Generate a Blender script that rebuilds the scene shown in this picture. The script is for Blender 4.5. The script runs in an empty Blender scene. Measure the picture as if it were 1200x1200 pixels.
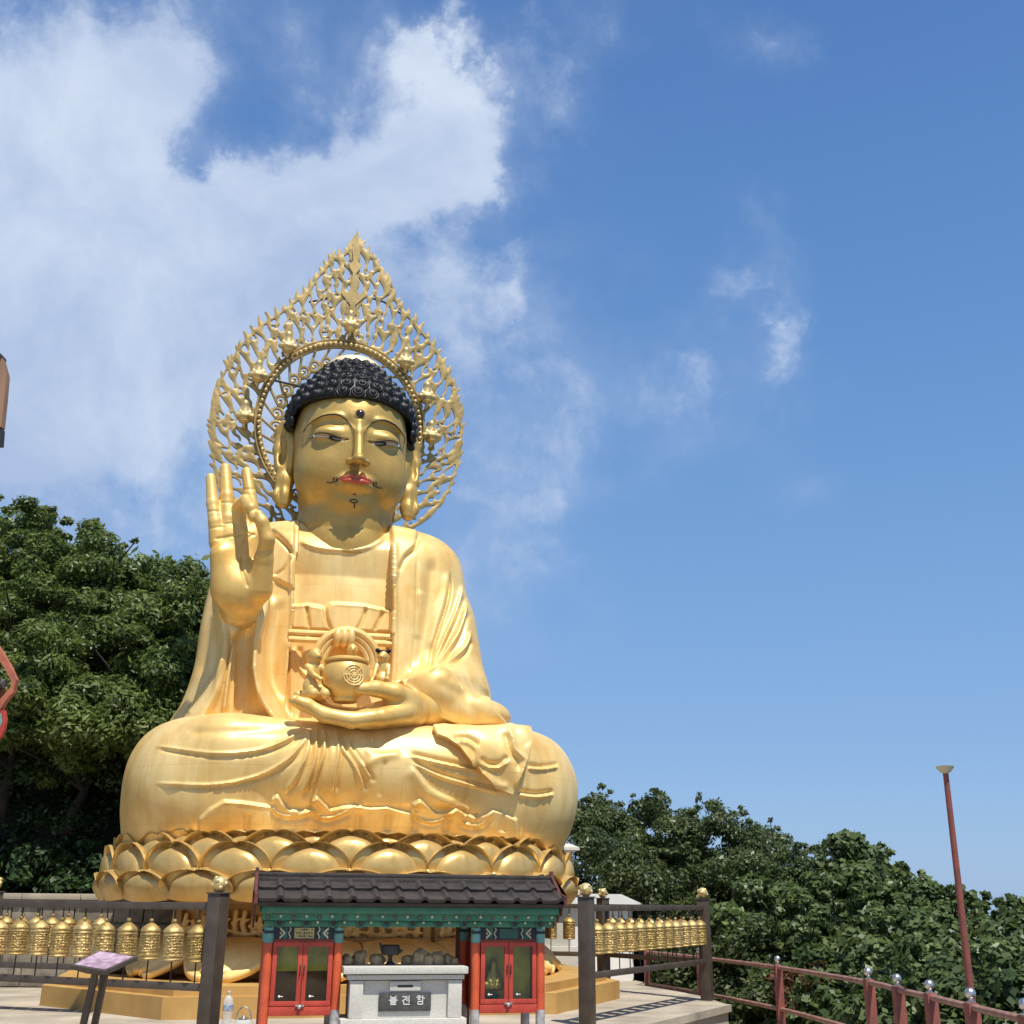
import bpy, bmesh, math, random
import numpy as np
from mathutils import Vector, Matrix, noise as mnoise
from mathutils.bvhtree import BVHTree

# ------------------------------------------------------------------ camera, sky, sun, exposure
scene = bpy.context.scene
R = math.radians
PITCH, ROLL, FPX, CZ = R(18.97), R(0.5), 1324.0, 1.1
cf = np.array([0, math.cos(PITCH), math.sin(PITCH)])
cr = np.array([1.0, 0, 0])
cu = np.cross(cr, cf)
cr, cu = math.cos(ROLL) * cr + math.sin(ROLL) * cu, -math.sin(ROLL) * cr + math.cos(ROLL) * cu
cam_d = bpy.data.cameras.new("camera")
cam = bpy.data.objects.new("camera", cam_d)
scene.collection.objects.link(cam)
scene.camera = cam
cam_d.sensor_width = 36.0
cam_d.sensor_fit = 'HORIZONTAL'
cam_d.lens = 36.0 * FPX / 1200.0
cam_d.clip_start = 0.1
cam_d.clip_end = 6000
M_ = Matrix(((cr[0], cu[0], -cf[0], 0), (cr[1], cu[1], -cf[1], 0), (cr[2], cu[2], -cf[2], CZ), (0, 0, 0, 1)))
cam.matrix_world = M_
CAMP = np.array([0, 0, CZ])

SUN_EL, SUN_AZ = R(65), R(27)          # azimuth measured from -Y (behind the camera) towards +X
sdir = Vector((math.sin(SUN_AZ) * math.cos(SUN_EL), -math.cos(SUN_AZ) * math.cos(SUN_EL), math.sin(SUN_EL)))
sun_d = bpy.data.lights.new("sun", 'SUN')
sun_d.energy = 5.0
sun_d.angle = R(0.53)
sun_d.color = (1.0, 0.95, 0.86)
sun = bpy.data.objects.new("sun", sun_d)
scene.collection.objects.link(sun)
sun.rotation_euler = sdir.to_track_quat('Z', 'Y').to_euler()
sun.location = (6, -12, 20)

scene.view_settings.view_transform = 'Standard'
scene.view_settings.look = 'None'
scene.view_settings.exposure = 0.17
scene.view_settings.gamma = 1.0


def ray(px, py):
    return cf + cr * (px - 600) / FPX - cu * (py - 600) / FPX


world = bpy.data.worlds.new("World")
scene.world = world
world.use_nodes = True
nt = world.node_tree
for n in list(nt.nodes):
    nt.nodes.remove(n)


def nd(t, typ, **kw):
    n = t.nodes.new(typ)
    for k, v in kw.items():
        setattr(n, k, v)
    return n


def mth(t, op, a, b=None, c=None, clamp=False):
    n = nd(t, 'ShaderNodeMath', operation=op)
    n.use_clamp = clamp
    for i, v in enumerate((a, b, c)):
        if v is None:
            continue
        if isinstance(v, (int, float)):
            n.inputs[i].default_value = v
        else:
            t.links.new(v, n.inputs[i])
    return n.outputs[0]


def sky_world():
    t = nt
    sky = nd(t, 'ShaderNodeTexSky', sky_type='NISHITA')
    sky.sun_disc = False
    sky.sun_elevation = SUN_EL
    sky.sun_rotation = math.pi - SUN_AZ
    sky.altitude = 300
    sky.air_density = 1.0
    sky.dust_density = 0.6
    sky.ozone_density = 2.2
    tc = nd(t, 'ShaderNodeTexCoord')
    vec = tc.outputs['Generated']
    # warped direction for ragged cloud borders
    n1 = nd(t, 'ShaderNodeTexNoise'); n1.inputs['Scale'].default_value = 3.4; n1.inputs['Detail'].default_value = 7
    n1.inputs['Roughness'].default_value = 0.55
    t.links.new(vec, n1.inputs['Vector'])
    sub = nd(t, 'ShaderNodeVectorMath', operation='SUBTRACT'); t.links.new(n1.outputs['Color'], sub.inputs[0]); sub.inputs[1].default_value = (.5, .5, .5)
    mul = nd(t, 'ShaderNodeVectorMath', operation='SCALE'); t.links.new(sub.outputs[0], mul.inputs[0]); mul.inputs['Scale'].default_value = 0.21
    add = nd(t, 'ShaderNodeVectorMath', operation='ADD'); t.links.new(vec, add.inputs[0]); t.links.new(mul.outputs[0], add.inputs[1])
    n1b = nd(t, 'ShaderNodeTexNoise'); n1b.inputs['Scale'].default_value = 14; n1b.inputs['Detail'].default_value = 9; n1b.inputs['Roughness'].default_value = 0.62
    t.links.new(vec, n1b.inputs['Vector'])
    sub2 = nd(t, 'ShaderNodeVectorMath', operation='SUBTRACT'); t.links.new(n1b.outputs['Color'], sub2.inputs[0]); sub2.inputs[1].default_value = (.5, .5, .5)
    mul2 = nd(t, 'ShaderNodeVectorMath', operation='SCALE'); t.links.new(sub2.outputs[0], mul2.inputs[0]); mul2.inputs['Scale'].default_value = 0.13
    add2 = nd(t, 'ShaderNodeVectorMath', operation='ADD'); t.links.new(add.outputs[0], add2.inputs[0]); t.links.new(mul2.outputs[0], add2.inputs[1])
    nrm = nd(t, 'ShaderNodeVectorMath', operation='NORMALIZE'); t.links.new(add2.outputs[0], nrm.inputs[0])
    wv = nrm.outputs[0]
    blobs = [(20, 230, 190, 1.0), (160, 330, 190, 1.0), (110, 480, 210, .8), (330, 260, 110, 1.0), (300, 420, 170, .75),
             (430, 190, 80, 1.0), (485, 60, 40, 1.0), (505, 120, 52, 1.1), (530, 190, 58, 1.0), (380, 200, 60, .5), (60, 60, 140, .5), (340, 50, 150, .40), (260, 120, 90, .25), (560, 380, 120, .42),
             (640, 500, 170, .42), (860, 300, 45, .36), (900, 370, 60, .40), (930, 540, 50, .36), (760, 470, 120, .32), (590, 690, 150, .45), (700, 20, 110, .4),
             (620, 110, 60, .42), (870, 240, 35, .35), (890, 60, 50, .4), (400, 560, 240, .30), (-250, 300, 300, .9), (180, 40, 60, .25)]
    acc = None
    for (px, py, r, w) in blobs:
        d = ray(px, py); d = d / np.linalg.norm(d)
        rr = (r / FPX) * 0.9
        dp = nd(t, 'ShaderNodeVectorMath', operation='DOT_PRODUCT')
        t.links.new(wv, dp.inputs[0]); dp.inputs[1].default_value = tuple(d)
        e = mth(t, 'MULTIPLY_ADD', dp.outputs['Value'], 2 / rr**2, -2 / rr**2)
        e = mth(t, 'EXPONENT', e)
        acc = mth(t, 'MULTIPLY_ADD', e, w, acc if acc is not None else 0.0)
    # blue gaps
    for (px, py, r, w) in [(280, 110, 52, .60), (205, 175, 34, .65), (250, 160, 40, .25), (335, 150, 36, .30)]:
        d = ray(px, py); d = d / np.linalg.norm(d); rr = r / FPX
        dp = nd(t, 'ShaderNodeVectorMath', operation='DOT_PRODUCT')
        t.links.new(wv, dp.inputs[0]); dp.inputs[1].default_value = tuple(d)
        e = mth(t, 'EXPONENT', mth(t, 'MULTIPLY_ADD', dp.outputs['Value'], 2 / rr**2, -2 / rr**2))
        acc = mth(t, 'MULTIPLY_ADD', e, -w, acc)
    n2 = nd(t, 'ShaderNodeTexNoise'); n2.inputs['Scale'].default_value = 7.5; n2.inputs['Detail'].default_value = 10
    n2.inputs['Roughness'].default_value = 0.6; n2.inputs['Distortion'].default_value = 0.25
    t.links.new(vec, n2.inputs['Vector'])
    k = mth(t, 'MULTIPLY_ADD', n2.outputs['Fac'], 1.5, -0.75)
    k = mth(t, 'MULTIPLY', k, 1.35)
    # noise only matters where there is some cloud
    gate = mth(t, 'MULTIPLY', acc, 2.2, clamp=True)
    dens = mth(t, 'MULTIPLY_ADD', k, gate, acc)
    mr = nd(t, 'ShaderNodeMapRange', interpolation_type='SMOOTHSTEP')
    t.links.new(dens, mr.inputs['Value'])
    mr.inputs['From Min'].default_value = 0.0; mr.inputs['From Max'].default_value = 1.9
    mr.inputs['To Max'].default_value = 0.72
    crisp = nd(t, 'ShaderNodeMapRange', interpolation_type='SMOOTHSTEP')
    n5 = nd(t, 'ShaderNodeTexNoise'); n5.inputs['Scale'].default_value = 9.0; n5.inputs['Detail'].default_value = 12; n5.inputs['Roughness'].default_value = .58
    t.links.new(wv, n5.inputs['Vector'])
    dc = mth(t, 'ADD', dens, mth(t, 'MULTIPLY_ADD', n5.outputs['Fac'], 2.2, -1.1))
    t.links.new(dc, crisp.inputs['Value'])
    crisp.inputs['From Min'].default_value = 0.50; crisp.inputs['From Max'].default_value = 1.35; crisp.inputs['To Max'].default_value = .80
    # far clouds in the rest of the sky
    n3 = nd(t, 'ShaderNodeTexNoise'); n3.inputs['Scale'].default_value = 2.3; n3.inputs['Detail'].default_value = 8
    t.links.new(vec, n3.inputs['Vector'])
    sep = nd(t, 'ShaderNodeSeparateXYZ'); t.links.new(vec, sep.inputs[0])
    back = mth(t, 'MULTIPLY_ADD', sep.outputs['Y'], -2.0, -0.2, clamp=True)
    bcl = mth(t, 'MULTIPLY', mth(t, 'MULTIPLY_ADD', n3.outputs['Fac'], 5.0, -2.4, clamp=True), back)
    al2 = mth(t, 'SUBTRACT', 1.0, mth(t, 'MULTIPLY', mth(t, 'SUBTRACT', 1.0, mr.outputs[0]), mth(t, 'SUBTRACT', 1.0, crisp.outputs[0])))
    alpha = mth(t, 'MAXIMUM', al2, bcl)
    # colour of the clear sky: a more saturated, slightly deeper blue than the model gives near the horizon
    hs = nd(t, 'ShaderNodeHueSaturation'); hs.inputs['Saturation'].default_value = 1.12; hs.inputs['Value'].default_value = 1.0
    t.links.new(sky.outputs[0], hs.inputs['Color'])
    tint = nd(t, 'ShaderNodeMixRGB', blend_type='MULTIPLY'); tint.inputs['Fac'].default_value = 1.0
    t.links.new(hs.outputs[0], tint.inputs[1]); tint.inputs[2].default_value = SKY_TINT
    # this afternoon's air keeps its blue right down to the sea
    rp = nd(t, 'ShaderNodeValToRGB'); rp.color_ramp.interpolation = 'B_SPLINE'
    el = rp.color_ramp.elements
    el[0].position = 0.0; el[0].color = (.30, .475, .76, 1); el[1].position = 1.0; el[1].color = (.058, .150, .41, 1)
    for pos, c in ((.12, (.255, .445, .765)), (.33, (.165, .355, .70)), (.55, (.110, .260, .595)), (.72, (.082, .205, .51))):
        e_ = el.new(pos); e_.color = (*c, 1)
    t.links.new(mth(t, 'MAXIMUM', sep.outputs['Z'], 0.0), rp.inputs[0])
    rs = nd(t, 'ShaderNodeVectorMath', operation='SCALE'); rs.inputs['Scale'].default_value = 9.3; t.links.new(rp.outputs[0], rs.inputs[0])
    air = nd(t, 'ShaderNodeMixRGB'); air.inputs['Fac'].default_value = .8
    t.links.new(tint.outputs[0], air.inputs[1]); t.links.new(rs.outputs[0], air.inputs[2])
    # grey-blue and white inside the clouds
    cc = nd(t, 'ShaderNodeMixRGB'); cc.inputs[1].default_value = (3.9, 4.9, 6.9, 1); cc.inputs[2].default_value = CLOUD
    n4 = nd(t, 'ShaderNodeTexNoise'); n4.inputs['Scale'].default_value = 4.5; n4.inputs['Detail'].default_value = 9; n4.inputs['Roughness'].default_value = .62; n4.inputs['Distortion'].default_value = .5
    mp4 = nd(t, 'ShaderNodeMapping'); mp4.inputs['Location'].default_value = (3.1, .4, 1.7); t.links.new(vec, mp4.inputs['Vector']); t.links.new(mp4.outputs[0], n4.inputs['Vector'])
    low = mth(t, 'MULTIPLY_ADD', sep.outputs['Z'], 1.6, -.62)
    ccf = mth(t, 'ADD', mth(t, 'MULTIPLY_ADD', n4.outputs['Fac'], 3.4, -1.35), low)
    t.links.new(mth(t, 'MULTIPLY', ccf, 1.0, clamp=True), cc.inputs['Fac'])
    mix = nd(t, 'ShaderNodeMixRGB'); t.links.new(alpha, mix.inputs['Fac'])
    t.links.new(air.outputs[0], mix.inputs[1]); t.links.new(cc.outputs[0], mix.inputs[2])
    bg = nd(t, 'ShaderNodeBackground'); bg.inputs['Strength'].default_value = 0.10
    t.links.new(mix.outputs[0], bg.inputs['Color'])
    out = nd(t, 'ShaderNodeOutputWorld'); t.links.new(bg.outputs[0], out.inputs['Surface'])


SKY_TINT = (1.0, 1.0, 1.0, 1)
CLOUD = (6.3, 7.1, 8.4, 1)
sky_world()

# ------------------------------------------------------------------ helpers
rng = np.random.default_rng(7)
random.seed(7)


def ondist(px, py, D):
    d = ray(px, py); return CAMP + d * (D / d[1])


def onz(px, py, z):
    d = ray(px, py); return CAMP + d * ((z - CZ) / d[2])


class Frame:
    """a vertical frame of reference standing at (x, y), turned by a degrees; turns photo points into frame points"""
    def __init__(s, x, y, a):
        s.o = np.array([x, y, 0.0]); s.a = R(a)
        s.ex = np.array([math.cos(s.a), math.sin(s.a), 0]); s.ey = np.array([-math.sin(s.a), math.cos(s.a), 0])

    def at(s, px, py, yl):
        d = ray(px, py); t = (yl - (CAMP - s.o) @ s.ey) / (d @ s.ey); p = CAMP + t * d - s.o
        return np.array([p @ s.ex, yl, p[2]])

    def loc(s, p):
        q = np.array(p, float) - s.o
        return np.array([q @ s.ex, q @ s.ey, q[2]])

    def world(s, p):
        return s.o + s.ex * p[0] + s.ey * p[1] + np.array([0, 0, p[2]])

    def project(s, P):      # (N,3) frame points -> photo pixels
        W = P[:, :1] * s.ex + P[:, 1:2] * s.ey + s.o
        W[:, 2] = P[:, 2]
        W = W - CAMP
        z = W @ cf
        return 600 + FPX * (W @ cr) / z, 600 - FPX * (W @ cu) / z


def link(o, parent=None):
    scene.collection.objects.link(o)
    if parent is not None:
        o.parent = parent
    return o


def thing(name, label, cat, loc=(0, 0, 0), rz=0.0, group=None):
    o = bpy.data.objects.new(name, None)
    link(o); o.location = loc; o.rotation_euler = (0, 0, rz)
    o.empty_display_size = 0.2
    tag(o, label, cat, group)
    return o


def tag(o, label, cat, group=None):
    o['label'] = label; o['category'] = cat
    if group:
        o['group'] = group
    return o


def np_mesh(name, V, Fq, mat, parent=None, smooth=True, sharp=None, mats=None, mi=None):
    """V (n,3), Fq (m,k) arrays -> one mesh object"""
    V = np.asarray(V, np.float32); Fq = np.asarray(Fq, np.int32)
    me = bpy.data.meshes.new(name)
    me.vertices.add(len(V)); me.vertices.foreach_set('co', V.ravel())
    m, k = Fq.shape
    me.loops.add(m * k); me.loops.foreach_set('vertex_index', Fq.ravel())
    me.polygons.add(m); me.polygons.foreach_set('loop_start', np.arange(0, m * k, k, dtype=np.int32))
    if smooth:
        me.polygons.foreach_set('use_smooth', np.ones(m, bool))
    me.update(calc_edges=True)
    if sharp:
        me.set_sharp_from_angle(angle=R(sharp))
    for a in (mats or [mat]):
        me.materials.append(a)
    if mi is not None:
        me.polygons.foreach_set('material_index', np.asarray(mi, np.int32))
    o = bpy.data.objects.new(name, me)
    return link(o, parent)


class MB:
    """collects shapes; build() links them as ONE mesh object"""
    def __init__(s):
        s.v = []; s.f = []; s.m = []

    def add(s, vs, fs, mi=0, M=None):
        n = len(s.v)
        for v in vs:
            v = Vector(v)
            if M is not None:
                v = M @ v
            s.v.append(v)
        for f in fs:
            s.f.append([i + n for i in f]); s.m.append(mi)
        return s

    def box(s, x0, x1, y0, y1, z0, z1, mi=0, M=None, b=0.0):
        if b <= 0:
            vs = [(x, y, z) for z in (z0, z1) for y in (y0, y1) for x in (x0, x1)]
            fs = [(0, 2, 3, 1), (4, 5, 7, 6), (0, 1, 5, 4), (2, 6, 7, 3), (0, 4, 6, 2), (1, 3, 7, 5)]
            return s.add(vs, fs, mi, M)
        bm = bmesh.new()
        bmesh.ops.create_cube(bm, size=1.0)
        for v in bm.verts:
            v.co = Vector((x0 + (v.co.x + .5) * (x1 - x0), y0 + (v.co.y + .5) * (y1 - y0), z0 + (v.co.z + .5) * (z1 - z0)))
        bmesh.ops.bevel(bm, geom=list(bm.edges), offset=b, segments=2, affect='EDGES', profile=0.6)
        bm.verts.index_update()
        s.add([v.co for v in bm.verts], [[v.index for v in f.verts] for f in bm.faces], mi, M)
        bm.free()
        return s

    def lathe(s, prof, n=24, c=(0, 0, 0), mi=0, M=None, sx=1.0, sy=1.0):
        vs = []; fs = []
        for (r, z) in prof:
            for i in range(n):
                a = 2 * math.pi * i / n
                vs.append((c[0] + r * math.cos(a) * sx, c[1] + r * math.sin(a) * sy, c[2] + z))
        for j in range(len(prof) - 1):
            for i in range(n):
                k = (i + 1) % n
                fs.append((j * n + i, j * n + k, (j + 1) * n + k, (j + 1) * n + i))
        fs.append(tuple(range(n))[::-1]); fs.append(tuple((len(prof) - 1) * n + i for i in range(n)))
        return s.add(vs, fs, mi, M)

    def tube(s, pts, rad, n=10, mi=0, M=None, closed=False):
        pts = [Vector(p) for p in pts]; N = len(pts)
        rr = rad if hasattr(rad, '__len__') else [rad] * N
        vs = []; fs = []; up = None
        for i, p in enumerate(pts):
            a = pts[(i - 1) % N] if (closed or i > 0) else pts[i]
            b = pts[(i + 1) % N] if (closed or i < N - 1) else pts[i]
            t = (b - a).normalized()
            if up is None:
                up = t.orthogonal().normalized()
            else:
                up = (up - t * up.dot(t))
                up = up.normalized() if up.length > 1e-6 else t.orthogonal().normalized()
            w = t.cross(up)
            for k in range(n):
                an = 2 * math.pi * k / n
                vs.append(p + (up * math.cos(an) + w * math.sin(an)) * rr[i])
        for i in range(N if closed else N - 1):
            j = (i + 1) % N
            for k in range(n):
                l = (k + 1) % n
                fs.append((i * n + k, i * n + l, j * n + l, j * n + k))
        if not closed:
            fs.append(tuple(range(n))[::-1]); fs.append(tuple((N - 1) * n + k for k in range(n)))
        return s.add(vs, fs, mi, M)

    def ball(s, c, r, mi=0, M=None, nu=14, nv=8):
        r = r if hasattr(r, '__len__') else (r, r, r)
        vs = [(c[0], c[1], c[2] - r[2])]
        for j in range(1, nv):
            ph = -math.pi / 2 + math.pi * j / nv
            for i in range(nu):
                a = 2 * math.pi * i / nu
                vs.append((c[0] + r[0] * math.cos(ph) * math.cos(a), c[1] + r[1] * math.cos(ph) * math.sin(a), c[2] + r[2] * math.sin(ph)))
        vs.append((c[0], c[1], c[2] + r[2]))
        fs = []
        for i in range(nu):
            k = (i + 1) % nu
            fs.append((0, 1 + k, 1 + i))
            for j in range(nv - 2):
                a = 1 + j * nu
                fs.append((a + i, a + k, a + nu + k, a + nu + i))
            fs.append((len(vs) - 1, 1 + (nv - 2) * nu + i, 1 + (nv - 2) * nu + k))
        return s.add(vs, fs, mi, M)

    def prism(s, poly, y0, y1, mi=0, M=None):
        """poly in x,z; pushed from y0 to y1"""
        n = len(poly)
        vs = [(p[0], y0, p[1]) for p in poly] + [(p[0], y1, p[1]) for p in poly]
        fs = [tuple(range(n)), tuple(range(n, 2 * n))[::-1]]
        for i in range(n):
            k = (i + 1) % n
            fs.append((i, i + n, k + n, k))
        return s.add(vs, fs, mi, M)

    def flat(s, poly, z0, z1, mi=0, M=None):
        """poly in x,y; pushed from z0 to z1"""
        n = len(poly)
        vs = [(p[0], p[1], z0) for p in poly] + [(p[0], p[1], z1) for p in poly]
        fs = [tuple(range(n))[::-1], tuple(range(n, 2 * n))]
        for i in range(n):
            k = (i + 1) % n
            fs.append((i, k, k + n, i + n))
        return s.add(vs, fs, mi, M)

    def build(s, name, mats, parent=None, sharp=35, smooth=True):
        me = bpy.data.meshes.new(name)
        me.from_pydata([tuple(v) for v in s.v], [], s.f)
        mats = mats if isinstance(mats, (list, tuple)) else [mats]
        for m in mats:
            me.materials.append(m)
        me.polygons.foreach_set('material_index', s.m)
        bm = bmesh.new(); bm.from_mesh(me)
        bmesh.ops.recalc_face_normals(bm, faces=bm.faces)
        bm.to_mesh(me); bm.free()
        if smooth:
            me.polygons.foreach_set('use_smooth', [True] * len(me.polygons))
            me.set_sharp_from_angle(angle=R(sharp))
        me.update()
        return link(bpy.data.objects.new(name, me), parent)


def copy_tree(o, parent=None):
    c = o.copy(); scene.collection.objects.link(c); c.parent = parent
    for ch in KIDS.get(o.name, []):
        copy_tree(ch, c)
    return c


KIDS = {}


def remember(o):
    """list the children once, so copies do not search the whole scene"""
    KIDS[o.name] = list(o.children)
    for ch in o.children:
        if ch.children:
            remember(ch)


def spline(pts, n=8, closed=False):
    """Catmull-Rom through points (any dimension)"""
    P = np.array(pts, float); N = len(P); out = []
    seg = N if closed else N - 1
    for i in range(seg):
        p0 = P[(i - 1) % N] if closed or i > 0 else P[0]
        p1 = P[i]; p2 = P[(i + 1) % N]
        p3 = P[(i + 2) % N] if closed or i < N - 2 else P[-1]
        for k in range(n):
            t = k / n
            out.append(0.5 * ((2 * p1) + (-p0 + p2) * t + (2 * p0 - 5 * p1 + 4 * p2 - p3) * t * t + (-p0 + 3 * p1 - 3 * p2 + p3) * t**3))
    if not closed:
        out.append(P[-1])
    return np.array(out)


# ------------------------------------------------------------------ materials
def mat(name, col, rough=0.5, metal=0.0, var=0.12, vs=3.0, bump=0.0, bs=30.0, col2=None, spec=0.5, coat=0.0, detail=6, stretch=None, rvar=0.0):
    m = bpy.data.materials.new(name); m.use_nodes = True
    t = m.node_tree; b = t.nodes['Principled BSDF']
    b.inputs['Roughness'].default_value = rough; b.inputs['Metallic'].default_value = metal
    b.inputs['Specular IOR Level'].default_value = spec
    b.inputs['Coat Weight'].default_value = coat
    tc = nd(t, 'ShaderNodeTexCoord')
    vec = tc.outputs['Object']
    if stretch:
        mp = nd(t, 'ShaderNodeMapping'); mp.inputs['Scale'].default_value = stretch
        t.links.new(vec, mp.inputs['Vector']); vec = mp.outputs[0]
    n = nd(t, 'ShaderNodeTexNoise'); n.inputs['Scale'].default_value = vs; n.inputs['Detail'].default_value = detail
    n.inputs['Roughness'].default_value = 0.6
    t.links.new(vec, n.inputs['Vector'])
    ramp = nd(t, 'ShaderNodeValToRGB')
    c2 = col2 or tuple(c * (1 - var * 2.2) for c in col)
    c1 = tuple(min(1, c * (1 + var * 0.6)) for c in col)
    ramp.color_ramp.elements[0].position = 0.32; ramp.color_ramp.elements[0].color = (*c2, 1)
    ramp.color_ramp.elements[1].position = 0.66; ramp.color_ramp.elements[1].color = (*c1, 1)
    t.links.new(n.outputs['Fac'], ramp.inputs['Fac'])
    t.links.new(ramp.outputs[0], b.inputs['Base Color'])
    if rvar:
        t.links.new(mth(t, 'MULTIPLY_ADD', n.outputs['Fac'], rvar, rough - rvar * .5, clamp=True), b.inputs['Roughness'])
    if bump:
        n2 = nd(t, 'ShaderNodeTexNoise'); n2.inputs['Scale'].default_value = bs; n2.inputs['Detail'].default_value = 5
        t.links.new(vec, n2.inputs['Vector'])
        bp = nd(t, 'ShaderNodeBump'); bp.inputs['Strength'].default_value = bump; bp.inputs['Distance'].default_value = 0.02
        t.links.new(n2.outputs['Fac'], bp.inputs['Height']); t.links.new(bp.outputs[0], b.inputs['Normal'])
    return m




def gilded(name, col, col2, rough, metal, seams=0.0, streak=.35):
    """gold paint on sheet metal: soft mottling, rain streaks of dust, faint welded seams"""
    m = bpy.data.materials.new(name); m.use_nodes = True
    t = m.node_tree; b = t.nodes['Principled BSDF']
    tc = nd(t, 'ShaderNodeTexCoord'); vec = tc.outputs['Object']
    n = nd(t, 'ShaderNodeTexNoise'); n.inputs['Scale'].default_value = 1.3; n.inputs['Detail'].default_value = 8; n.inputs['Roughness'].default_value = .62
    t.links.new(vec, n.inputs['Vector'])
    ramp = nd(t, 'ShaderNodeValToRGB'); ramp.color_ramp.elements[0].position = .36; ramp.color_ramp.elements[0].color = (*col2, 1)
    ramp.color_ramp.elements[1].position = .62; ramp.color_ramp.elements[1].color = (*col, 1)
    t.links.new(n.outputs['Fac'], ramp.inputs[0])
    mp = nd(t, 'ShaderNodeMapping'); mp.inputs['Scale'].default_value = (6.5, 6.5, .55); t.links.new(vec, mp.inputs['Vector'])
    n2 = nd(t, 'ShaderNodeTexNoise'); n2.inputs['Scale'].default_value = 1.0; n2.inputs['Detail'].default_value = 9; n2.inputs['Roughness'].default_value = .65
    t.links.new(mp.outputs[0], n2.inputs['Vector'])
    st = mth(t, 'MULTIPLY_ADD', n2.outputs['Fac'], 4.0, -1.9, clamp=True)
    mx = nd(t, 'ShaderNodeMixRGB', blend_type='MULTIPLY'); t.links.new(mth(t, 'MULTIPLY', st, streak), mx.inputs[0])
    t.links.new(ramp.outputs[0], mx.inputs[1]); mx.inputs[2].default_value = (.70, .58, .42, 1)
    t.links.new(mx.outputs[0], b.inputs['Base Color'])
    n3 = nd(t, 'ShaderNodeTexNoise'); n3.inputs['Scale'].default_value = 4.0; n3.inputs['Detail'].default_value = 8
    t.links.new(vec, n3.inputs['Vector'])
    t.links.new(mth(t, 'MULTIPLY_ADD', n3.outputs['Fac'], .38, rough - .19, clamp=True), b.inputs['Roughness'])
    b.inputs['Metallic'].default_value = metal
    n4 = nd(t, 'ShaderNodeTexNoise'); n4.inputs['Scale'].default_value = 16; n4.inputs['Detail'].default_value = 6; t.links.new(vec, n4.inputs['Vector'])
    h = n4.outputs['Fac']
    if seams:
        mp2 = nd(t, 'ShaderNodeMapping'); mp2.inputs['Rotation'].default_value = (math.pi / 2, 0, 0); t.links.new(vec, mp2.inputs['Vector'])
        br = nd(t, 'ShaderNodeTexBrick'); br.inputs['Scale'].default_value = 1.0; br.inputs['Brick Width'].default_value = .74; br.inputs['Row Height'].default_value = .62
        br.inputs['Mortar Size'].default_value = .006; br.inputs['Mortar Smooth'].default_value = .6
        t.links.new(mp2.outputs[0], br.inputs['Vector'])
        h = mth(t, 'MULTIPLY_ADD', br.outputs['Fac'], -seams, mth(t, 'MULTIPLY', h, .35))
        mx2 = nd(t, 'ShaderNodeMixRGB', blend_type='MULTIPLY'); t.links.new(mth(t, 'MULTIPLY', br.outputs['Fac'], .22), mx2.inputs[0])
        t.links.new(mx.outputs[0], mx2.inputs[1]); mx2.inputs[2].default_value = (.6, .45, .28, 1); t.links.new(mx2.outputs[0], b.inputs['Base Color'])
    bp = nd(t, 'ShaderNodeBump'); bp.inputs['Strength'].default_value = .14; bp.inputs['Distance'].default_value = .02
    t.links.new(h, bp.inputs['Height']); t.links.new(bp.outputs[0], b.inputs['Normal'])
    return m


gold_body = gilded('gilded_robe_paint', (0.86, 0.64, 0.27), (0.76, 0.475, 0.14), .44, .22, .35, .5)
gold_face = gilded('deep_gold_skin', (0.54, 0.365, 0.105), (0.44, 0.27, 0.065), .44, .38, .0, .4)  # face, neck and ears darker and more metallic than robe and hands
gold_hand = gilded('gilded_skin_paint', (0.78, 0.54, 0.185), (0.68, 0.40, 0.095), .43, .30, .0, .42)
gold_petal = gilded('gilded_lotus_paint', (0.68, 0.49, 0.19), (0.58, 0.37, 0.115), .40, .42, .0, .5)
_t = None
gold_base = mat('cream_gold_paint', (0.86, 0.63, 0.25), .48, .2, .12, 2.0, .08, 12, col2=(0.76, 0.45, 0.11))
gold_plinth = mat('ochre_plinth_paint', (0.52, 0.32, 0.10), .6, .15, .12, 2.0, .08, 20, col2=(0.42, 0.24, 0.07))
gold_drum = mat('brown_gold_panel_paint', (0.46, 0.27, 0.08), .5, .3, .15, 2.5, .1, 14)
gold_halo = mat('antique_gold_plate', (0.46, 0.33, 0.125), .5, .35, .18, 3.0, .08, 20)
gold_bright = mat('polished_gold_figurine', (0.72, 0.54, 0.24), .38, .5, .10, 6.0)
gold_wheel = mat('worn_brass_wheel', (0.60, 0.42, 0.16), .42, .55, .22, 22.0, .25, 120)
black_hair = mat('black_lacquer', (0.008, 0.008, 0.008), .48, 0, .2, 8, spec=.35)
black_line = mat('black_ink_line', (0.02, 0.018, 0.014), .5)
lip_red = mat('red_lip_paint', (0.56, 0.10, 0.055), .5)
white_paint = mat('white_eye_paint', (0.58, 0.55, 0.46), .5)
cream_dome = mat('pale_gilt_ornament', (0.85, 0.72, 0.46), .45, .2)
jewel = mat('dark_red_jewel', (0.035, 0.008, 0.012), .15, 0, .1, 4, coat=.5)
iron_dark = mat('dark_iron', (0.03, 0.027, 0.025), .6)
rail_brown = mat('brown_painted_steel', (0.095, 0.075, 0.058), .5, .2, .2, 6, .08, 60, col2=(0.07, 0.05, 0.035))
red_steel = mat('red_oxide_steel', (0.24, 0.06, 0.042), .6, 0, .25, 9, .15, 60, col2=(0.16, 0.055, 0.04))
rust_rail = mat('rusty_brown_pipe', (0.30, 0.17, 0.13), .6, 0, .25, 12, .15, 60, col2=(0.20, 0.085, 0.06))
chrome = mat('steel_ball', (0.60, 0.59, 0.57), .36, 1.0, .03, 4)
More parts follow.
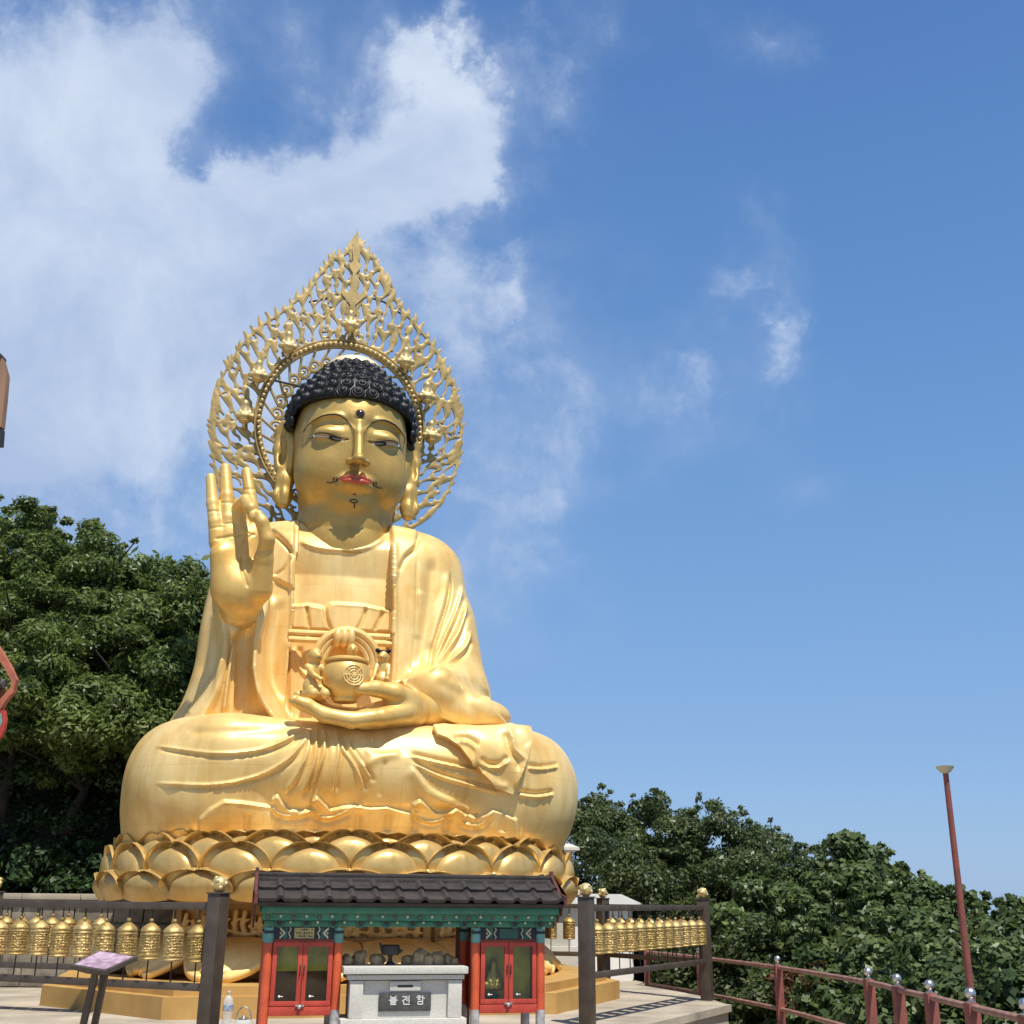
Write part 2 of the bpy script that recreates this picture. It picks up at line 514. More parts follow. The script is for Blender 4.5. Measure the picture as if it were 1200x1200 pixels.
granite = mat('light_granite', (0.56, 0.54, 0.48), .75, 0, .07, 60, .12, 90, detail=8)
dark_slate = mat('dark_slate', (0.07, 0.068, 0.062), .6, 0, .2, 30)
white_ink = mat('white_lettering', (0.8, 0.79, 0.75), .6)
roof_tile = mat('dark_clay_tile', (0.045, 0.034, 0.028), .6, 0, .25, 9, .2, 60)
maroon = mat('maroon_wood', (0.12, 0.030, 0.02), .6, 0, .25, 8, .15, 50)
red_wood = mat('vermilion_wood', (0.46, 0.055, 0.03), .55, 0, .12, 7, .12, 50, col2=(0.36, 0.035, 0.02))
orange_wood = mat('orange_red_column_paint', (0.60, 0.105, 0.035), .5, 0, .12, 6, .12, 50, col2=(0.46, 0.07, 0.025))
brown_wood = mat('brown_board', (0.17, 0.075, 0.03), .6, 0, .2, 5, .1, 40)
green_paint = mat('jade_green_paint', (0.055, 0.22, 0.13), .55, 0, .15, 8, .1, 50)
dark_green = mat('deep_green_paint', (0.03, 0.12, 0.085), .55, 0, .2, 10)
teal = mat('pale_teal_paint', (0.16, 0.38, 0.33), .55, 0, .15, 12)
navy = mat('dark_navy_paint', (0.018, 0.022, 0.028), .55)
cream_paint = mat('cream_line_paint', (0.62, 0.57, 0.36), .6)
brass_plate = mat('engraved_brass_plate', (0.42, 0.34, 0.14), .4, .5, .1, 8)
grey_metal = mat('grey_exposed_metal', (0.42, 0.41, 0.40), .6, 0, .2, 20)
concrete = mat('pale_concrete', (0.42, 0.36, 0.275), .85, 0, .20, 1.3, .25, 40, detail=10)
stone = mat('grey_stone', (0.25, 0.215, 0.16), .85, 0, .22, 5, .4, 18)
rock = mat('brown_rock', (0.56, 0.38, 0.20), .85, 0, .35, 9, .5, 25)
white_wall = mat('white_plaster', (0.80, 0.79, 0.76), .8, 0, .05, 2, .1, 30)
wood_tan = mat('weathered_tan_board', (0.30, 0.17, 0.10), .7, 0, .2, 3, .3, 10, stretch=(1, 1, .15))
soil = mat('dark_forest_soil', (0.030, 0.025, 0.016), .95, 0, .4, 2.0, .8, 6, detail=10)
bark = mat('dark_bark', (0.035, 0.028, 0.020), .9, 0, .3, 6, .5, 20)

# every wheel has its own tarnish
_t = gold_wheel.node_tree; _bs = _t.nodes['Principled BSDF']; _src = _bs.inputs['Base Color'].links[0].from_socket
_oi = nd(_t, 'ShaderNodeObjectInfo'); _hv = nd(_t, 'ShaderNodeHueSaturation')
_t.links.new(mth(_t, 'MULTIPLY_ADD', _oi.outputs['Random'], .35, .72), _hv.inputs['Value']); _t.links.new(mth(_t, 'MULTIPLY_ADD', _oi.outputs['Random'], -.12, 1.08), _hv.inputs['Saturation'])
_t.links.new(_src, _hv.inputs['Color']); _t.links.new(_hv.outputs[0], _bs.inputs['Base Color'])
# ------------------------------------------------------------------ sculpting: signed distance fields turned into meshes
def surface_nets(fn, lo, hi, cell, B=8, marg=1.7):
    lo = np.array(lo, float); n = np.ceil((np.array(hi) - lo) / cell / B).astype(int)
    S = cell * B
    gx, gy, gz = [lo[i] + (np.arange(n[i]) + .5) * S for i in range(3)]
    X, Y, Z = np.meshgrid(gx, gy, gz, indexing='ij')
    cd = fn(np.stack([X.ravel(), Y.ravel(), Z.ravel()], 1).astype(np.float32)).reshape(n)
    act = np.argwhere(np.abs(cd) < S * marg)
    D = np.repeat(np.repeat(np.repeat(np.where(cd < 0, -1., 1.).astype(np.float32), B, 0), B, 1), B, 2)
    o = np.arange(B)
    ox, oy, oz = np.meshgrid(o, o, o, indexing='ij')
    off = np.stack([ox.ravel(), oy.ravel(), oz.ravel()], 1)
    for s in range(0, len(act), 2000):
        a = act[s:s + 2000]
        idx = (a[:, None, :] * B + off[None]).reshape(-1, 3)
        v = fn((lo + idx * cell).astype(np.float32))
        D[idx[:, 0], idx[:, 1], idx[:, 2]] = v
    sg = D < 0
    c = sg[:-1, :-1, :-1]
    mixed = np.zeros(c.shape, bool)
    for dx in (0, 1):
        for dy in (0, 1):
            for dz in (0, 1):
                mixed |= sg[dx:dx + c.shape[0], dy:dy + c.shape[1], dz:dz + c.shape[2]] != c
    I = np.argwhere(mixed)
    vid = np.full(c.shape, -1, np.int32); vid[I[:, 0], I[:, 1], I[:, 2]] = np.arange(len(I))
    corners = [(dx, dy, dz) for dx in (0, 1) for dy in (0, 1) for dz in (0, 1)]
    val = np.stack([D[I[:, 0] + d[0], I[:, 1] + d[1], I[:, 2] + d[2]] for d in corners], 1)
    acc = np.zeros((len(I), 3)); cnt = np.zeros(len(I))
    for i in range(8):
        for j in range(i + 1, 8):
            a, b = np.array(corners[i]), np.array(corners[j])
            if np.abs(a - b).sum() != 1:
                continue
            va, vb = val[:, i], val[:, j]
            m = (va < 0) != (vb < 0)
            t = np.where(m, va / np.where(m, va - vb, 1), 0)
            acc += m[:, None] * (a + t[:, None] * (b - a)); cnt += m
    V = lo + (I + acc / cnt[:, None]) * cell
    quads = []
    for ax in range(3):
        sl0 = [slice(1, -1)] * 3; sl1 = [slice(1, -1)] * 3
        sl0[ax] = slice(0, -1); sl1[ax] = slice(1, None)
        e = np.argwhere(sg[tuple(sl0)] != sg[tuple(sl1)])
        p = e + np.array([0 if i == ax else 1 for i in range(3)])
        b, c2 = (ax + 1) % 3, (ax + 2) % 3
        db = np.zeros(3, int); db[b] = 1
        dc = np.zeros(3, int); dc[c2] = 1
        q = [p, p - db, p - db - dc, p - dc]
        q = np.stack([vid[k[:, 0], k[:, 1], k[:, 2]] for k in q], 1)
        s0 = sg[p[:, 0], p[:, 1], p[:, 2]]
        q = np.where(s0[:, None], q, q[:, ::-1])
        quads.append(q[(q >= 0).all(1)])
    return V, np.concatenate(quads)


def smin(a, b, k):
    h = np.maximum(k - np.abs(a - b), 0) / k
    return np.minimum(a, b) - h * h * k * .25


def smax(a, b, k):
    return -smin(-a, -b, k)


def ell(P, c, r):
    q = (P - np.array(c, np.float32)) / np.array(r, np.float32)
    k0 = np.sqrt((q * q).sum(1)) + 1e-6
    q2 = q / np.array(r, np.float32)
    k1 = np.sqrt((q2 * q2).sum(1)) + 1e-6
    return k0 * (k0 - 1) / k1


def cone(P, a, b, ra, rb, sc=None):
    """tapered capsule; sc squeezes the cross directions (x,y,z factors)"""
    a = np.array(a, np.float32); b = np.array(b, np.float32)
    if sc is not None:
        s = np.array(sc, np.float32); P = P / s; a = a / s; b = b / s
    ab = b - a; ap = P - a
    t = np.clip((ap @ ab) / (ab @ ab + 1e-9), 0, 1)
    d = np.sqrt(((ap - t[:, None] * ab) ** 2).sum(1)) - (ra + (rb - ra) * t)
    return d * (min(sc) if sc is not None else 1)


def chain(P, pts, rad, k=.04, sc=None):
    d = None
    for i in range(len(pts) - 1):
        e = cone(P, pts[i], pts[i + 1], rad[i], rad[i + 1], sc)
        d = e if d is None else smin(d, e, k)
    return d


def table(xs, ys, n=400):
    """smooth lookup through knots"""
    q = spline(np.stack([xs, ys], 1), 16)
    o = np.argsort(q[:, 0], kind='stable')
    return lambda z: np.interp(z, q[o, 0], q[o, 1])


# ------------------------------------------------------------------ relief: folds drawn in the photo, laid on the sculpted surface as real height
class Relief:
    def __init__(s, x0, y0, x1, y1, res=2):
        s.x0, s.y0, s.res = x0, y0, res
        s.w = int((x1 - x0) * res); s.h = int((y1 - y0) * res)
        s.g = np.zeros((s.h, s.w), np.float32)
        s.X, s.Y = np.meshgrid(x0 + (np.arange(s.w) + .5) / res, y0 + (np.arange(s.h) + .5) / res)

    def window(s, pts, pad):
        a = np.floor((pts.min(0) - pad - (s.x0, s.y0)) * s.res).astype(int); b = np.ceil((pts.max(0) + pad - (s.x0, s.y0)) * s.res).astype(int)
        return slice(max(a[1], 0), max(0, min(b[1], s.h))), slice(max(a[0], 0), max(0, min(b[0], s.w)))

    def dist(s, pts, w):
        X, Y = s.X[w], s.Y[w]
        d = np.full(X.shape, 1e9, np.float32); side = np.zeros(X.shape, np.float32); tt = np.zeros(X.shape, np.float32)
        L = np.concatenate([[0], np.cumsum(np.hypot(*np.diff(pts, axis=0).T))])
        for i in range(len(pts) - 1):
            a, b = pts[i], pts[i + 1]; ab = b - a; l2 = ab @ ab + 1e-9
            t = np.clip(((X - a[0]) * ab[0] + (Y - a[1]) * ab[1]) / l2, 0, 1)
            dx, dy = X - a[0] - t * ab[0], Y - a[1] - t * ab[1]
            e = np.hypot(dx, dy); m = e < d
            d = np.where(m, e, d); side = np.where(m, np.sign(ab[0] * dy - ab[1] * dx), side)
            tt = np.where(m, (L[i] + t * math.sqrt(l2)) / L[-1], tt)
        return d, side, tt

    def stroke(s, pts, w, amp, fade=True, smooth=True, side=0, tail=3.0):
        """a ridge (amp>0) or groove (amp<0) w px wide. side=+1/-1: one-sided step that decays on that side over tail*w"""
        P = spline(pts, 8) if smooth and len(pts) > 2 else np.array(pts, float)
        win = s.window(P, w * (tail if side else 1) * 3 + 2)
        d, sd, t = s.dist(P, win)
        f = np.clip(np.minimum(t, 1 - t) * 8, 0, 1) if fade else 1.0
        f = f * f * (3 - 2 * f) if fade else f
        if side:
            q = np.where(sd == side, np.exp(-(d / (w * tail))**2), np.exp(-(d / (w * .45))**2))
        else:
            q = np.exp(-(d / w)**2)
        s.g[win] += amp * q * f
        return s

    def inside(s, P, win):
        X, Y = s.X[win], s.Y[win]; ins = np.zeros(X.shape, bool); n = len(P)
        for i in range(n):
            x1, y1 = P[i]; x2, y2 = P[(i + 1) % n]
            c = ((y1 > Y) != (y2 > Y)) & (X < (x2 - x1) * (Y - y1) / (y2 - y1 + 1e-12) + x1)
            ins ^= c
        return ins

    def fill(s, pts, amp, soft=1.5, smooth=False):
        P = spline(pts, 6, True) if smooth else np.array(pts, float)
        win = s.window(P, soft * 3 + 2)
        d, _, _ = s.dist(np.vstack([P, P[:1]]), win)
        sd = np.where(s.inside(P, win), d, -d)
        q = np.clip(sd / soft * .5 + .5, 0, 1); q = q * q * (3 - 2 * q)
        s.g[win] += amp * q
        return s

    def sample(s, px, py):
        u = np.clip((px - s.x0) * s.res - .5, 0, s.w - 1.001); v = np.clip((py - s.y0) * s.res - .5, 0, s.h - 1.001)
        i = u.astype(int); j = v.astype(int); a = u - i; b = v - j; g = s.g
        r = g[j, i] * (1 - a) * (1 - b) + g[j, i + 1] * a * (1 - b) + g[j + 1, i] * (1 - a) * b + g[j + 1, i + 1] * a * b
        out = (px < s.x0) | (px > s.x0 + s.w / s.res) | (py < s.y0) | (py > s.y0 + s.h / s.res)
        return np.where(out, 0, r)


def vnormals(V, Q):
    n = np.cross(V[Q[:, 2]] - V[Q[:, 0]], V[Q[:, 3]] - V[Q[:, 1]])
    N = np.zeros_like(V)
    for k in range(4):
        np.add.at(N, Q[:, k], n)
    return N / (np.linalg.norm(N, axis=1, keepdims=True) + 1e-12)


def relax(V, Q, it=1, f=.5):
    for _ in range(it):
        A = np.zeros_like(V); c = np.zeros(len(V))
        for a, b in ((0, 1), (1, 2), (2, 3), (3, 0)):
            np.add.at(A, Q[:, a], V[Q[:, b]]); np.add.at(c, Q[:, a], 1)
            np.add.at(A, Q[:, b], V[Q[:, a]]); np.add.at(c, Q[:, b], 1)
        V = V * (1 - f) + f * A / c[:, None]
    return V


def carve(V, Q, frame, rel, dirv=(0, -1, 0)):
    """push the front of the surface along its normal by the relief"""
    N = vnormals(V, Q)
    px, py = frame.project(V)
    h = rel.sample(px, py)
    view = frame.loc(CAMP); to = view - V; to /= np.linalg.norm(to, axis=1, keepdims=True)
    f = np.clip((N * to).sum(1) * 2.5, 0, 1)
    mixd = N * .6 + np.array(dirv) * .4
    mixd /= np.linalg.norm(mixd, axis=1, keepdims=True)
    return V + mixd * (h * f)[:, None]


# ================================================================== THE STATUE
SF = Frame(-2.1, 15.0, 14.0)
L = SF.at
statue = thing('buddha_statue', 'huge seated golden Buddha statue with black curled hair, red lips and one raised hand', 'statue', (-2.1, 15.0, 0), R(14))


def curve_of(pts, yl):
    """photo contour -> function z -> local x"""
    q = np.array([L(a, b, yl) for a, b in pts]); return q[:, 2], q[:, 0]


zl, xl = curve_of([(346, 590), (322, 606), (290, 618), (262, 642), (247, 680), (235, 730), (227, 780), (212, 822), (196, 848), (188, 880), (185, 930)], -.1)
zr, xr = curve_of([(448, 590), (462, 609), (490, 620), (522, 638), (539, 662), (546, 700), (551, 745), (560, 792), (571, 826), (584, 848), (590, 870), (592, 930)], -.1)
TXL = table(zl[::-1], xl[::-1]); TXR = table(zr[::-1], xr[::-1])
TYF = table([1.8, 3.0, 3.6, 4.2, 4.8, 5.3, 5.6, 5.85, 6.3], [-1.0, -1.02, -.98, -.94, -.89, -.82, -.72, -.52, -.3])
TYB = table([1.8, 3.0, 4.0, 4.8, 5.3, 5.6, 5.9, 6.3], [1.15, 1.15, 1.05, .95, .8, .66, .5, .4])
LXL = float(L(343, 720, -.9)[0]); LXR = float(L(461, 720, -.9)[0])


def body_sdf(P):
    x, y, z = P[:, 0], P[:, 1], P[:, 2]
    a0, a1, f, b = TXL(z), TXR(z), TYF(z), TYB(z)
    xc = (a0 + a1) / 2; hw = (a1 - a0) / 2; yc = (f + b) / 2; hd = (b - f) / 2
    nn = np.where(x < xc, 2.0, 2.5)
    q = (np.abs((x - xc) / hw)**nn + np.abs((y - yc) / hd)**nn) ** (1 / nn)
    d = (q - 1) * np.minimum(hw, hd) * .85
    # open robe over the chest: set back between the lapels
    inner = (x > LXL + .012 * (z - 4.5)) & (x < LXR) & (z > 3.0)
    d = np.where(inner & (y < 0), d + np.interp(z, [5.1, 5.5], [.15, .05]), d)
    d = smax(d, z - 5.95, .12)
    # neck collar slopes
    # ---- upper arm and forearm sleeve, viewer's right
    e = cone(P, (1.10, -.1, 4.55), (1.20, -.35, 3.62), .40, .42)
    d = smin(d, e, .35)
    e = cone(P, (1.20, -.5, 3.66), (.82, -1.42, 3.52), .44, .30, (1, 1, .9))
    d = smin(d, e, .25)
    e = ell(P, (1.12, -.95, 3.30), (.80, .64, .27))
    d = smin(d, e, .18)
    e = cone(P, (1.38, -.55, 3.33), (1.92, -.75, 3.12), .22, .05, (1, 1.6, 1))
    d = smin(d, e, .2)
    # ---- sleeve of the raised arm, viewer's left: a cone flaring down to the lap
    zs = np.clip((z - 3.05) / (4.62 - 3.05), 0, 1)
    sx0 = SLX0(z); sx1 = SLX1(z); sf = -1.52 - .04 * zs - .16 * (1 - zs)**2; sb = -.3 + 0 * z
    xc = (sx0 + sx1) / 2; hw = (sx1 - sx0) / 2; yc = (sf + sb) / 2; hd = (sb - sf) / 2
    q = (np.abs((x - xc) / hw)**2.4 + np.abs((y - yc) / hd)**2.4) ** (1 / 2.4)
    e = (q - 1) * np.minimum(hw, hd) * .8
    e = smax(e, z - 4.66 - .25 * (-.9 - y), .10)
    # hollow behind the hanging edge
    h = (np.abs((x - HC_(z)) / HW_(z))**2.2 + np.abs((y + 1.78) / .42)**2.2) ** (1 / 2.2)
    h = (h - 1) * .2
    e = smax(e, -h, .08)
    # fold in the middle of the hollow
    g = cone(P, tuple(L(275, 738, -1.42)), tuple(L(262, 842, -1.46)), .05, .13)
    e = smin(e, g, .10)
    d = smin(d, e, .16)
    return d


def xtab(pts, yl):
    q = np.array([L(a, b, yl) for a, b in pts]); return table(q[::-1, 2], q[::-1, 0])


SLX0 = xtab([(249, 670), (249, 705), (257, 740), (254, 775), (240, 805), (216, 835), (196, 860), (190, 900)], -1.35)
SLX1 = xtab([(318, 670), (318, 705), (312, 745), (315, 785), (330, 820), (352, 850), (362, 870), (365, 900)], -1.35)
_h0 = np.array([L(a, b, -1.55) for a, b in [(268, 700), (266, 740), (265, 775), (256, 805), (240, 838), (232, 870)]])
_h1 = np.array([L(a, b, -1.55) for a, b in [(300, 700), (297, 740), (296, 775), (300, 805), (318, 838), (328, 870)]])
HC_ = table(_h0[::-1, 2], (_h0[::-1, 0] + _h1[::-1, 0]) / 2)
HW_ = table(_h0[::-1, 2], (_h1[::-1, 0] - _h0[::-1, 0]) / 2)


def lap_sdf(P):
    x, y, z = P[:, 0], P[:, 1], P[:, 2]
    # half width and depth against height: a broad cushion, knees rounded
    zz = [1.55, 1.8, 2.1, 2.5, 2.8, 3.0, 3.14, 3.25]
    hw = LHW(z); xf = np.interp(z, [1.8, 2.5], [0, .06])
    hd = LHD(z)
    yc = -.35
    q = (np.abs((x - xf) / hw)**2.9 + np.abs((y - yc) / hd)**2.3) ** (1 / 2.6)
    d = (q - 1) * np.minimum(hw, hd) * .8
    # knees: two big rounded masses, a shallow valley between the shins
    for sx in (-1, 1):
        e = ell(P, (.06 + sx * 1.66, -1.02, 2.32), (.97, 1.04, .95))
        d = smin(d, e, .25)
    e = cone(P, (-1.5, -1.72, 2.72), (.9, -1.75, 2.42), .38, .42)
    d = smin(d, e, .3)
    e = cone(P, (1.6, -1.70, 2.74), (-.7, -1.82, 2.5), .36, .34)
    d = smin(d, e, .3)
    d = smax(d, z - 3.17, .22)
    d = smax(d, 1.6 - z, .03)
    return d


LHW = table([1.5, 1.8, 2.1, 2.5, 2.8, 3.0, 3.15, 3.4], [2.62, 2.69, 2.76, 2.79, 2.71, 2.55, 2.27, 1.9])
LHD = table([1.5, 1.8, 2.1, 2.5, 2.8, 3.0, 3.15, 3.4], [1.60, 1.64, 1.72, 1.70, 1.52, 1.30, 1.05, .9])

# ---- folds of the robe (photo coordinates)
RB = Relief(180, 590, 640, 880, 2)
# lapel edges raised and their collars
RB.stroke([(462, 640), (463, 700), (463, 760), (460, 800)], 2.2, .035, fade=False)
RB.stroke([(341, 640), (342, 700), (342, 760), (342, 845)], 2.2, .03, fade=False)
RB.fill([(455, 612), (488, 622), (487, 640), (476, 652), (466, 672), (461, 690), (459, 640)], .05, 2)
RB.stroke([(489, 628), (487, 641), (475, 653), (465, 672)], 2.0, -.05, side=0)
RB.fill([(345, 612), (318, 621), (331, 634), (341, 646), (341, 655), (332, 668), (318, 677), (344, 690)], .05, 2)
RB.stroke([(316, 621), (331, 634), (341, 646), (341.5, 655), (332, 668), (318, 677)], 2.0, -.06)
RB.stroke([(489, 650), (487, 734), (481, 795)], 1.6, -.018)
RB.stroke([(506, 652), (503, 697), (496, 745), (486, 790)], 7, -.045)
RB.stroke([(494, 690), (489, 750)], 6, .02)
RB.stroke([(528, 668), (527, 697), (517, 730), (508, 758), (501, 792)], 1.8, -.07)
RB.stroke([(524, 668), (521, 697), (511, 730), (502, 762)], 4.5, .035)
RB.stroke([(542, 684), (534, 715), (520, 749), (506, 783)], 2.2, .055)
RB.stroke([(547, 694), (538, 722), (524, 752), (510, 782)], 2.4, -.035)
RB.stroke([(546.5, 708), (538, 738), (525, 760), (506, 787)], 2.2, .055)
RB.stroke([(550, 716), (541, 745), (529, 765), (512, 786)], 2.6, -.035)
RB.stroke([(551, 738), (545, 757), (530, 773), (504, 789)], 2.4, .06)
RB.stroke([(553, 750), (546, 766), (530, 780)], 2.4, -.03)
RB.fill([(503, 791), (527, 782), (544, 779), (562, 790), (575, 830), (604, 858), (566, 851), (538, 847), (516, 838), (498, 825), (487, 811), (470, 804), (461, 804)], .10, 2.2)
RB.fill([(262, 726), (270, 745), (283, 742), (299, 726), (297, 750), (295, 783), (300, 813), (318, 848), (240, 846), (256, 808), (263, 775), (265, 745)], -.11, 5)
RB.stroke([(276, 748), (271, 778), (261, 838)], 3.0, .075)
RB.stroke([(503, 791), (527, 782), (544, 779), (560, 789)], 2.2, .03)
RB.stroke([(461, 804), (472, 803), (488, 811), (499, 826), (516, 839), (538, 848), (566, 853), (600, 859)], 2.6, .05, fade=False)
RB.stroke([(508, 800), (530, 812), (548, 828), (566, 844)], 5, -.02)
RB.stroke([(520, 794), (545, 806), (562, 824)], 5, -.018)
# chest cloth
RB.fill([(343, 711), (360, 710), (381, 714), (387, 708), (421, 710), (441, 714), (461, 718), (461, 742), (343, 738)], .06, 2)
for q in ([(359, 710), (361, 725), (363, 740)], [(380, 712), (383, 728), (388, 740)], [(429, 712), (424, 728), (416, 742)], [(449, 716), (443, 730), (437, 742)]):
    RB.stroke(q, 1.7, -.05)
RB.stroke([(343, 712), (360, 710), (380, 713)], 2, .02); RB.stroke([(388, 708), (420, 710), (440, 714), (461, 718)], 2, .02)
RB.stroke([(345, 757), (348, 775), (357, 790), (375, 800)], 2, .03)
RB.stroke([(350, 757), (356, 776), (368, 788)], 3, -.03)
# neckline of the undergarment
RB.stroke([(345, 632), (372, 642), (408, 645), (436, 640), (455, 626)], 2.2, .03)
# sleeve of the raised arm
RB.stroke([(250, 676), (257, 709), (263, 739), (261, 772), (247, 801), (222, 833)], 3.0, .05, fade=False)
RB.stroke([(318, 684), (309, 717), (299, 750), (297, 783), (303, 813), (323, 843), (345, 853)], 3.2, .055, fade=False)
RB.stroke([(330, 700), (322, 740), (318, 790), (330, 825)], 7, -.04)
RB.stroke([(338, 745), (338, 800), (344, 838)], 5, .02)
RB.stroke([(262, 640), (250, 700), (240, 760), (234, 800)], 5, -.03)

BV, BQ = surface_nets(body_sdf, (-2.75, -2.3, 2.3), (2.4, 1.5, 6.15), .0155)
BV = carve(BV, BQ, SF, RB)
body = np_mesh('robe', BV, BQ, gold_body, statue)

RL = Relief(120, 820, 700, 1000, 2)
g1 = [((178, 874), (249, 883), (300, 880), (335, 868), (358, 852)), ((178, 918), (249, 920), (300, 910), (335, 892), (353, 873), (366, 854)),
      ((363, 853), (360, 882), (348, 908), (332, 930)), ((371, 852), (370, 885), (362, 912), (350, 935)), ((380, 852), (380, 882), (372, 905), (363, 930)), ((394, 853), (397, 880), (393, 905), (391, 928)),
      ((399, 858), (402, 877), (417, 900), (427, 925)), ((408, 858), (410, 874), (424, 895), (436, 915))]
for i, p in enumerate(g1):
    RL.stroke(p, 1.7, .036 if i not in (6,) else .055)
    RL.stroke([(a + 3.2, b + 2.8) for a, b in p], 2.6, -.030)
for p in (((478, 886), (507, 893), (546, 901), (562, 903)), ((480, 893), (516, 910), (562, 923), (590, 930)), ((617, 900), (634, 902), (655, 899)), ((605, 931), (628, 934), (650, 931))):
    RL.stroke(p, 1.6, .040); RL.stroke([(a + .5, b - 4.0) for a, b in p], 2.8, -.032)
RL.stroke([(480, 897), (498, 919), (513, 930), (536, 940)], 3, .03, side=1)
RL.stroke([(452, 890), (448, 910), (444, 935)], 2.4, -.02)
RL.stroke([(470, 882), (440, 890), (424, 900)], 5, .025)
RL.stroke([(215, 858), (300, 856), (350, 850)], 5, -.02)
RL.fill([(430, 880), (480, 885), (500, 925), (540, 945), (420, 945), (428, 915)], .03, 5)
# hem waves over the lotus
hem = [(234, 959), (246, 948), (263, 939), (287, 941), (320, 946), (320, 936), (325, 932), (330, 940), (339, 949), (352, 950), (367, 948), (366, 938), (371, 934), (378, 941), (387, 949), (400, 946),
       (415, 944), (434, 947), (453, 946), (468, 950), (481, 953), (484, 942), (491, 937), (499, 944), (510, 953), (522, 952), (534, 948), (545, 954), (557, 958), (567, 955), (577, 949), (592, 954), (605, 960)]
RL.fill(hem + [(607, 985), (234, 985)], .05, 1.6)
RL.stroke(hem, 1.5, .022, smooth=False)
for p in (((323, 932), (318, 942), (326, 953), (345, 955), (367, 949)), ((370, 934), (365, 944), (372, 955), (388, 957), (413, 946)), ((491, 937), (484, 947), (491, 958), (510, 961), (535, 949)), ((540, 943), (548, 950), (540, 962), (562, 966), (577, 949))):
    RL.stroke(p, 1.5, .032); RL.stroke([(a, b + 5) for a, b in p], 3.5, -.025)
for x in (290, 327, 345, 372, 420, 455, 487, 523, 560, 590):
    RL.stroke([(x, 952), (x - 2, 975)], 3.5, -.03)

LV, LQ = surface_nets(lap_sdf, (-3.0, -2.6, 1.5), (3.05, 1.9, 3.4), .0155)
LV = carve(LV, LQ, SF, RL)
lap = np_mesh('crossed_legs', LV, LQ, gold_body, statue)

# ---- things laid over the sculpted surface: thick cloth patches found by looking through photo points
_bt = {}


def tree_of(objs):
    vs = []; fs = []
    for o in objs:
        me = o.data; n = len(vs)
        co = np.empty(len(me.vertices) * 3, np.float32); me.vertices.foreach_get('co', co)
        vs += [tuple(c) for c in co.reshape(-1, 3)]
        fs += [tuple(i + n for i in p.vertices) for p in me.polygons]
    return BVHTree.FromPolygons(vs, fs)


bvh = tree_of([body, lap])


def hit(px, py, tree=None, frame=SF):
    o = frame.loc(CAMP); p = frame.loc(CAMP + ray(px, py)); d = Vector(p - o).normalized()
    h = (tree or bvh).ray_cast(Vector(o), d)
    return (np.array(h[0]), np.array(h[1])) if h[0] is not None else (None, None)


